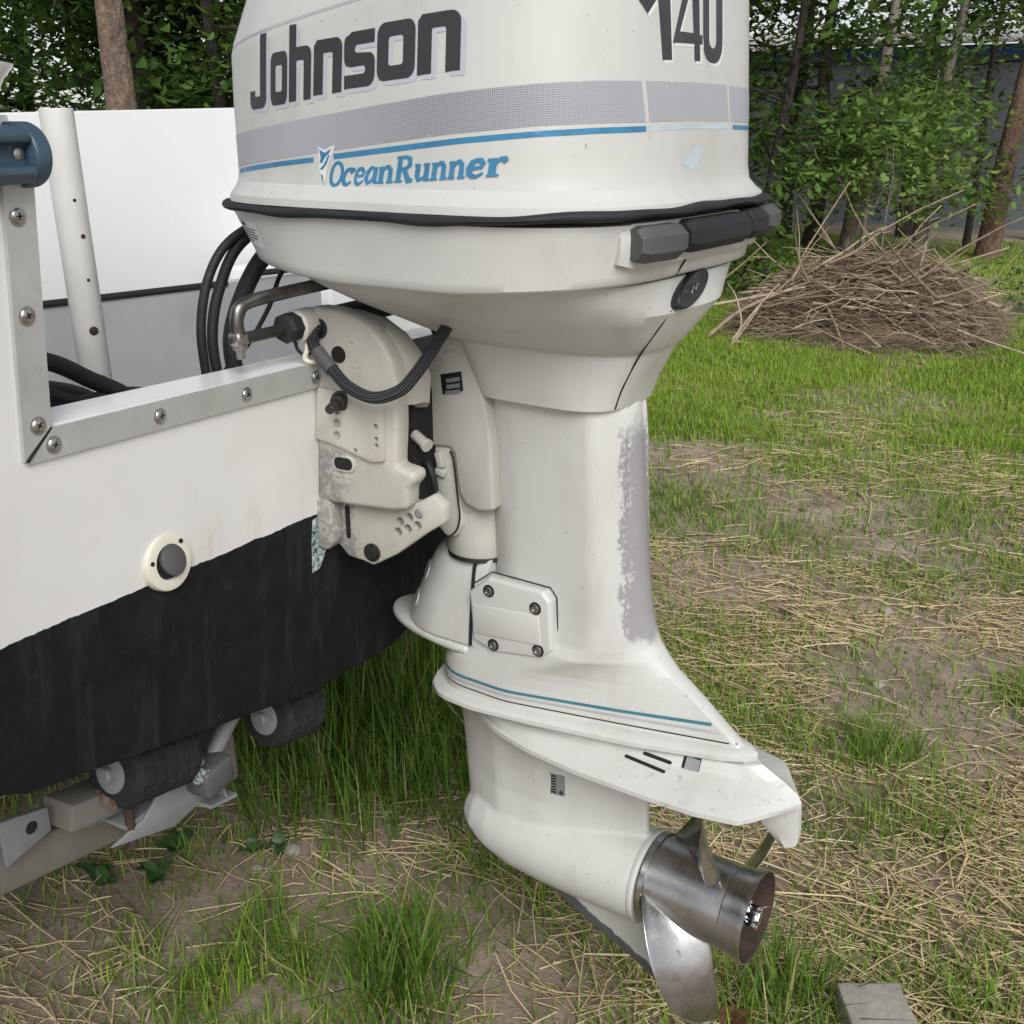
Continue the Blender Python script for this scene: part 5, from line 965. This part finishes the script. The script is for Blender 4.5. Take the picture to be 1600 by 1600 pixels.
# long stray branches sticking out
for pts, r_, mt in (([(-.95, -.9, .03), (-.78, -.75, .2), (-.55, -.5, .32), (-.3, -.3, .42)], .017, 'stick'), ([(-1.15, -.6, .18), (-.8, -.55, .26), (-.4, -.45, .36)], .016, 'stick2'), ([(-1.25, .1, .22), (-1.02, .1, .42), (-.84, .1, .60)], .012, 'stick'), ([(.1, 0, .40), (.45, -.05, .50), (.86, -.1, .66)], .014, 'stick2'), ([(-.75, -1.05, .02), (-.62, -.9, .25), (-.5, -.8, .42)], .010, 'stick2'), ([(-.72, -1.1, .01), (-.70, -.95, .15), (-.78, -.85, .32), (-.86, -.8, .40)], .008, 'stick2'), ([(-.72, -1.1, .02), (-.62, -1.0, .2), (-.55, -.95, .34)], .007, 'stick2'), ([(.25, -.1, .35), (.31, -.12, .5), (.33, -.1, .68)], .010, 'stick2'), ([(.5, -.5, .2), (.8, -.6, .12), (1.15, -.65, .04)], .011, 'stick2'), ([(-.2, -.6, .25), (-.1, -.75, .15), (.0, -.9, .02)], .011, 'stick')):
    V, F, _ = tube_geo(pts, lambda t, r_=r_: r_*(1-.6*t), 7, 5); mesh_obj('branch', V, F, M[mt], pile, smooth=True)
TW = []
for i in range(3400):
    u = RP_.uniform(-.85, .85); v = RP_.gauss(-.15, .32); h = float(pile_h(u, v))*RP_.uniform(.85, 1.05)+.01; az_ = RP_.gauss(.15, .7); L_2 = RP_.uniform(.12, .45); d = Vector((math.cos(az_), math.sin(az_), RP_.gauss(-.15*u, .2))).normalized(); p = Vector((u, v, h)); TW.append(tube_geo([p-d*L_2/2, p+Vector((RP_.gauss(0, .02), RP_.gauss(0, .02), RP_.gauss(0, .02))), p+d*L_2/2], lambda t, q=RP_.uniform(.002, .005): q*(1-.5*t), 3, 1, False, False)[:2])
V, F = merge(TW); tw = bulk('twigs', [tuple(v) for v in V], [f for f in F if len(f) == 4], M['stick'], pile); tw['kind'] = 'stuff'
uu, vv = np.meshgrid(np.linspace(-1.3, 1.3, 40), np.linspace(-1, 1, 30), indexing='ij'); hh = pile_h(uu, vv)*.86+.07*(fbm(uu*6, vv*6, 3)-.5)-.065; ii = np.arange(1200).reshape(40, 30); core = bulk('debris_core', np.stack([uu, vv, hh], -1).reshape(-1, 3), np.stack([ii[:-1, :-1], ii[1:, :-1], ii[1:, 1:], ii[:-1, 1:]], -1).reshape(-1, 4), M['stick3'], pile, smooth=True)

# ================================================================== TREES
M['leaf'] = tone_mat('tree_leaves', [(0, (.032, .070, .018)), (.4, (.080, .155, .032)), (.75, (.150, .255, .055)), (1, (.23, .34, .085))], .45, .38)
def bark_mat(name, c0, c1, c2, sc=14):
    k = NT(name); f = k.noise(sc, 8, .7, stretch=(1, 1, .45)); v = k.n('TexVoronoi'); v.inputs['Scale'].default_value = sc*2.2; mp = k.n('Mapping'); mp.inputs['Scale'].default_value = (1, 1, .4); nz = k.n('TexNoise'); nz.inputs['Scale'].default_value = sc*1.5; nz.inputs['Detail'].default_value = 4; k.l(k.co(), nz.inputs['Vector']); va = k.n('VectorMath', operation='MULTIPLY_ADD'); va.inputs[1].default_value = (.11, .11, .22); k.l(nz.outputs['Color'], va.inputs[0]); k.l(k.co(), va.inputs[2]); k.l(va.outputs[0], mp.inputs[0]); k.l(mp.outputs[0], v.inputs['Vector'])
    c = k.ramp(f, [(.3, c0), (.52, c1), (.75, c2)]); v2 = k.n('TexVoronoi', feature='DISTANCE_TO_EDGE'); v2.inputs['Scale'].default_value = sc*2.4; k.l(mp.outputs[0], v2.inputs['Vector']); c = k.mix(k.val(v2.outputs['Distance'], .0, .14, .6, 0.), c, c0); k.base(c); k.rough(.9); k.bump(k.math('ADD', k.math('MULTIPLY', v.outputs['Distance'], .8), f), 1., .02); return k.m
M['bark_pine'] = bark_mat('scaly_pine_bark', (.06, .045, .035), (.20, .145, .11), (.40, .27, .18), 11); M['bark_grey'] = bark_mat('smooth_grey_bark', (.12, .10, .08), (.23, .20, .165), (.32, .28, .235), 9); M['bark_dark'] = bark_mat('dark_bark', (.018, .015, .012), (.045, .036, .028), (.08, .065, .05)); M['bark_red'] = bark_mat('reddish_bark', (.08, .05, .035), (.19, .12, .085), (.30, .20, .14))
def leaf_cloud(centers, per, spread, size, rs, tone0):
    per = int(per*1.55); size = size*.80
    """leaf sprays: pointed, folded leaves hung round each centre"""
    C_ = np.repeat(np.asarray(centers, float), per, 0); n = len(C_); P = C_+rs.normal(0, 1, (n, 3))*np.asarray(spread); a1 = rs.uniform(0, 2*math.pi, n); dn = rs.normal(-.25, .45, n); L = size*rs.uniform(.45, 1.4, n); W = L*rs.uniform(.42, .75, n)
    d = np.stack([np.cos(a1)*np.cos(dn), np.sin(a1)*np.cos(dn), np.sin(dn)], -1); s = np.stack([-np.sin(a1), np.cos(a1), rs.normal(0, .35, n)], -1); s /= np.linalg.norm(s, axis=1)[:, None]; u = np.cross(s, d)
    def q(t, w_, h): return P+d*(L*t)[:, None]+s*(W*w_)[:, None]+u*(L*h)[:, None]
    V = np.stack([q(0, 0, 0), q(.30, -.5, .10), q(.34, 0, .0), q(.30, .5, .10), q(.70, -.34, .04), q(.74, 0, -.04), q(.70, .34, .04), q(1.05, 0, -.14)], 1).reshape(-1, 3)
    b = np.arange(n)[:, None]*8; F = np.concatenate([b+np.array([[0, 1, 2, 2]])*1, b+np.array([[0, 2, 3, 3]])], 0)
    F3 = np.concatenate([b+np.array([f]) for f in ((0, 2, 1), (0, 3, 2), (1, 2, 5), (1, 5, 4), (2, 3, 6), (2, 6, 5), (4, 5, 7), (5, 6, 7))], 0)
    tn = np.repeat(np.clip(rs.normal(tone0, .12, n)+np.repeat(rs.normal(0, .2, len(centers)), per), 0, 1), 8); return V, F3, tn
def tree(name, label, x, y, pts, r_, bark, nb, z0, z1, reach, per, size, tone0, seed, group='trees behind the yard', spread=.16, wind=None):
    rs = np.random.default_rng(seed); rd = random.Random(seed); root = tag(empty(name, (x, y, 0)), label, 'tree', group)
    P = smooth_path([(0, 0, -.1)]+pts, 6); H = pts[-1][2]; geos = [tube_geo(P, lambda t: r_*(1.25-.25*min(1, t*12))*(1-.72*t), 12, 1, False)[:2]]
    V, F = merge(geos); tk = mesh_obj('trunk', V, F, bark, root, smooth=True); BG = []; cen = []
    def at(z): 
        for p, q in zip(P, P[1:]):
            if q.z >= z: return p.lerp(q, (z-p.z)/max(1e-4, q.z-p.z))
        return P[-1]
    for i in range(nb):
        z = z0+(z1-z0)*((i+rd.random())/nb); b = at(z); a_ = rd.uniform(0, 6.283) if wind is None else rd.gauss(wind, 1.0); L = reach*(1-.55*(z/H))*rd.uniform(.6, 1.15); d = Vector((math.cos(a_), math.sin(a_), rd.uniform(-.05, .5))).normalized()
        p1 = b+d*L*.5+Vector((0, 0, rd.uniform(-.05, .1))); p2 = b+d*L+Vector((0, 0, rd.uniform(-.25, .15))); BG.append(tube_geo([b, p1, p2], lambda t, q=r_*.28: q*(1-.75*t)*.8+.002, 5, 3)[:2])
        for k in range(5): t = .25+.75*k/4; cc = (b.lerp(p1, t*2) if t < .5 else p1.lerp(p2, t*2-1)); cen.append(cc+Vector((rd.gauss(0, .10*L), rd.gauss(0, .10*L), rd.gauss(0, .06))))
    V, F = merge(BG); mesh_obj('limbs', V, F, bark, root, smooth=True)
    if per:
        V, F, tn = leaf_cloud([tuple(c) for c in cen], per, (spread*1.25, spread*1.25, spread*.55), size, rs, tone0); bulk('crown', V, F, M['leaf'], root, attr=tn)
    return root
# placed along the wood edge beyond the yard
T_ = [
 ('pine_tree', 'stout pine trunk with scaly bark, behind the white boat at upper left', -6.0, 4.75, [(.0, 0, 1.0), (-.02, 0, 2.2), (-.05, .05, 4.), (0, 0, 8)], .150, 'bark_pine', 9, 3.6, 7.5, 1.6, 26, .10, .35, 1),
 ('broadleaf_tree', 'dark double-trunk tree at far upper left corner behind the boat', -7.4, 6.3, [(.05, 0, 1.2), (0, 0, 3.), (.1, 0, 6.5)], .15, 'bark_dark', 16, .9, 6, 2.0, 30, .11, .30, 2),
 ('broadleaf_tree', 'slim dark tree left of the stout pine trunk', -6.1, 5.9, [(0, 0, 1.2), (-.1, 0, 3.), (0, 0, 6)], .07, 'bark_dark', 15, .8, 5.6, 1.6, 30, .11, .38, 3),
 ('broadleaf_tree', 'leafy dark tree right of the stout pine, left of the engine cover', -5.0, 7.2, [(0, 0, 1.2), (.1, 0, 3.), (0, 0, 6)], .11, 'bark_dark', 18, .8, 5.6, 1.8, 30, .11, .30, 4),
 ('broadleaf_tree', 'dark trunk just left of the engine cover edge', -4.15, 7.0, [(0, 0, 1.2), (-.05, 0, 3.), (.1, 0, 6)], .085, 'bark_dark', 10, 1.0, 5.6, 1.4, 22, .11, .25, 5),
 ('broadleaf_tree', 'tree with bright maple leaves right beside the engine cover', -2.55, 9.6, [(.05, 0, 1.0), (.20, 0, 2.2), (.3, 0, 4), (.4, 0, 6.5)], .065, 'bark_dark', 26, .7, 5.8, 2.0, 30, .125, .50, 6),
 ('broadleaf_tree', 'left of two slender pale trunks behind the brush pile', -2.12, 11.6, [(.10, 0, 1.0), (.22, 0, 2.), (.28, 0, 3.2), (.3, 0, 7)], .095, 'bark_grey', 9, 2.2, 6, 1.6, 24, .12, .45, 7),
 ('broadleaf_tree', 'right of two slender pale trunks behind the brush pile', -1.42, 12.2, [(.04, 0, 1.0), (.10, 0, 1.9), (.22, 0, 3.2), (.3, 0, 7)], .085, 'bark_grey', 9, 2.3, 6, 1.5, 24, .12, .45, 8),
 ('pine_tree', 'reddish leaning pine trunk at the right edge of the picture', -.66, 12.3, [(.05, 0, .9), (.13, 0, 1.9), (.26, 0, 3.1), (.7, 0, 7)], .14, 'bark_red', 10, 2.4, 6.6, 1.6, 22, .11, .30, 9),
 ('sapling', 'bushy sapling with light leaves in front of the slender trunks', -1.75, 10.6, [(0, 0, .8), (.1, 0, 1.2), (.1, 0, 1.75)], .03, 'bark_grey', 15, .75, 1.6, 1.25, 24, .12, .88, 10),
 ('sapling', 'low spreading sapling right of the slender trunks before the grey wall', -1.25, 11.7, [(0, 0, .8), (-.1, 0, 1.5), (-.1, 0, 2.0)], .025, 'bark_grey', 14, .5, 1.9, 1.1, 24, .115, .75, 11),
 ('broadleaf_tree', 'dark shaded tree between the engine cover and slender trunks', -2.75, 12.6, [(.1, 0, 1.0), (.0, 0, 2.2), (.1, 0, 4), (0, 0, 7)], .11, 'bark_dark', 15, 1.0, 6, 1.8, 28, .12, .25, 12),
 ('broadleaf_tree', 'dark thin tree standing before the grey wall beside the right pine', -1.0, 13.6, [(.02, 0, 1.0), (.0, 0, 2.2), (.1, 0, 4), (0, 0, 7)], .05, 'bark_dark', 8, 1.4, 6, 1.5, 24, .12, .25, 13),
 ('broadleaf_tree', 'thin dark tree at the right picture edge behind the pine', .35, 12.6, [(.05, 0, 1.0), (.15, 0, 2.2), (.1, 0, 4), (0, 0, 7)], .05, 'bark_dark', 9, 1.2, 6, 1.4, 24, .12, .35, 14),
 ('sapling', 'bright young shoot rising from the top of the brush pile', -1.12, 7.75, [(0, 0, .7), (.02, 0, 1.0), (0, 0, 1.28)], .012, 'bark_grey', 7, .85, 1.25, .22, 5, .085, .95, 15),
 ('shrub', 'low shaded shrub left of the brush pile beside the motor', -2.35, 8.3, [(0, 0, .25), (0, 0, .5), (0, 0, .7)], .015, 'bark_dark', 12, .08, .62, .55, 14, .085, .42, 16),
 ('shrub', 'low green shrub at the right end of the brush pile', .35, 8.3, [(0, 0, .2), (0, 0, .4), (0, 0, .55)], .015, 'bark_dark', 12, .06, .5, .5, 12, .075, .45, 17),
]
for nm, lb, x, y, pts, r_, bk, nb, z0, z1, reach, per, size, tn, sd_ in T_: tree(nm, lb, x, y, pts, r_, M[bk], nb, z0, z1, reach, int(per*(1.5 if x < -4 else 1.0)), size, tn, sd_, spread=.19)
for i, (x, y, h, tn, lb) in enumerate([(-10.5, 7.6, 6.5, .28, 'broad dark tree farthest left behind the boat, mostly out of frame'), (-8.6, 9.4, 7, .30, 'broad leafy tree deep behind the left picture corner'), (-7.2, 10.4, 7, .36, 'broad leafy tree directly behind the stout pine trunk'), (-5.9, 11.2, 7, .26, 'broad shaded tree deep between the stout pine and the engine cover'), (-4.6, 11.8, 7, .32, 'broad tree hidden mostly behind the engine cover'), (-3.3, 13.6, 7, .24, 'broad dark tree deepest right behind the engine cover'), (-1.9, 14.6, 7, .24, 'broad dark tree deepest behind the two slender pale trunks'), (-.2, 14.9, 6.5, .30, 'broad tree before the shed wall behind the right pine'), (1.5, 14.0, 6.5, .30, 'broad tree right of the picture edge beyond the pine'), (-8.3, 7.4, 6.5, .34, 'leafy tree at far left, in front of the deep wood'), (-7.4, 6.9, 6.5, .30, 'leafy tree closing the gap just left of the stout pine'), (-5.6, 8.6, 6.5, .36, 'leafy tree closing the gap just right of the stout pine')]):
    tree('broadleaf_tree', lb, x, y, [(0, 0, 1.2), (.1, 0, 3.), (0, 0, h)], .11, M['bark_dark'], 34 if x < -4 else 12, .5 if x < -4 else 2.0, h-.5, 2.0, 62 if x < -4 else 26, .13, tn, 40+i, spread=.24)
# ================================================================== BUILDING BEYOND THE TREES
wh = tag(empty('warehouse', (-1., 16.5, 0)), 'low grey-walled shed with blue fascia and pale roof beyond the right-hand trees', 'building')
M['wall'] = simple('grey_render', (.17, .185, .205), .8, var=.08, scale=2, bump=.2); M['fascia'] = simple('blue_fascia', (.02, .06, .20), .5); M['roof'] = simple('pale_metal_roof', (.62, .60, .55), .5, var=.06, scale=2)
box('wall', (0, .15, 1.2), (11, .3, 2.4), M['wall'], wh); box('fascia', (0, -.06, 2.46), (11.2, .12, .14), M['fascia'], wh)
mesh_obj('roof', [(-5.6, -.2, 2.54), (5.6, -.2, 2.54), (5.6, 3.2, 3.0), (-5.6, 3.2, 3.0), (-5.6, -.2, 2.58), (5.6, -.2, 2.58), (5.6, 3.2, 3.04), (-5.6, 3.2, 3.04)], [(0, 1, 2, 3), (7, 6, 5, 4), (0, 1, 5, 4), (1, 2, 6, 5), (2, 3, 7, 6), (3, 0, 4, 7)], M['roof'], wh)
for x_ in np.arange(-5, 5.2, .5): box('roof_seam', (x_, 1.5, 2.815), (.03, 3.3, .03), M['roof'], wh, (math.atan2(.46, 3.4), 0, 0))
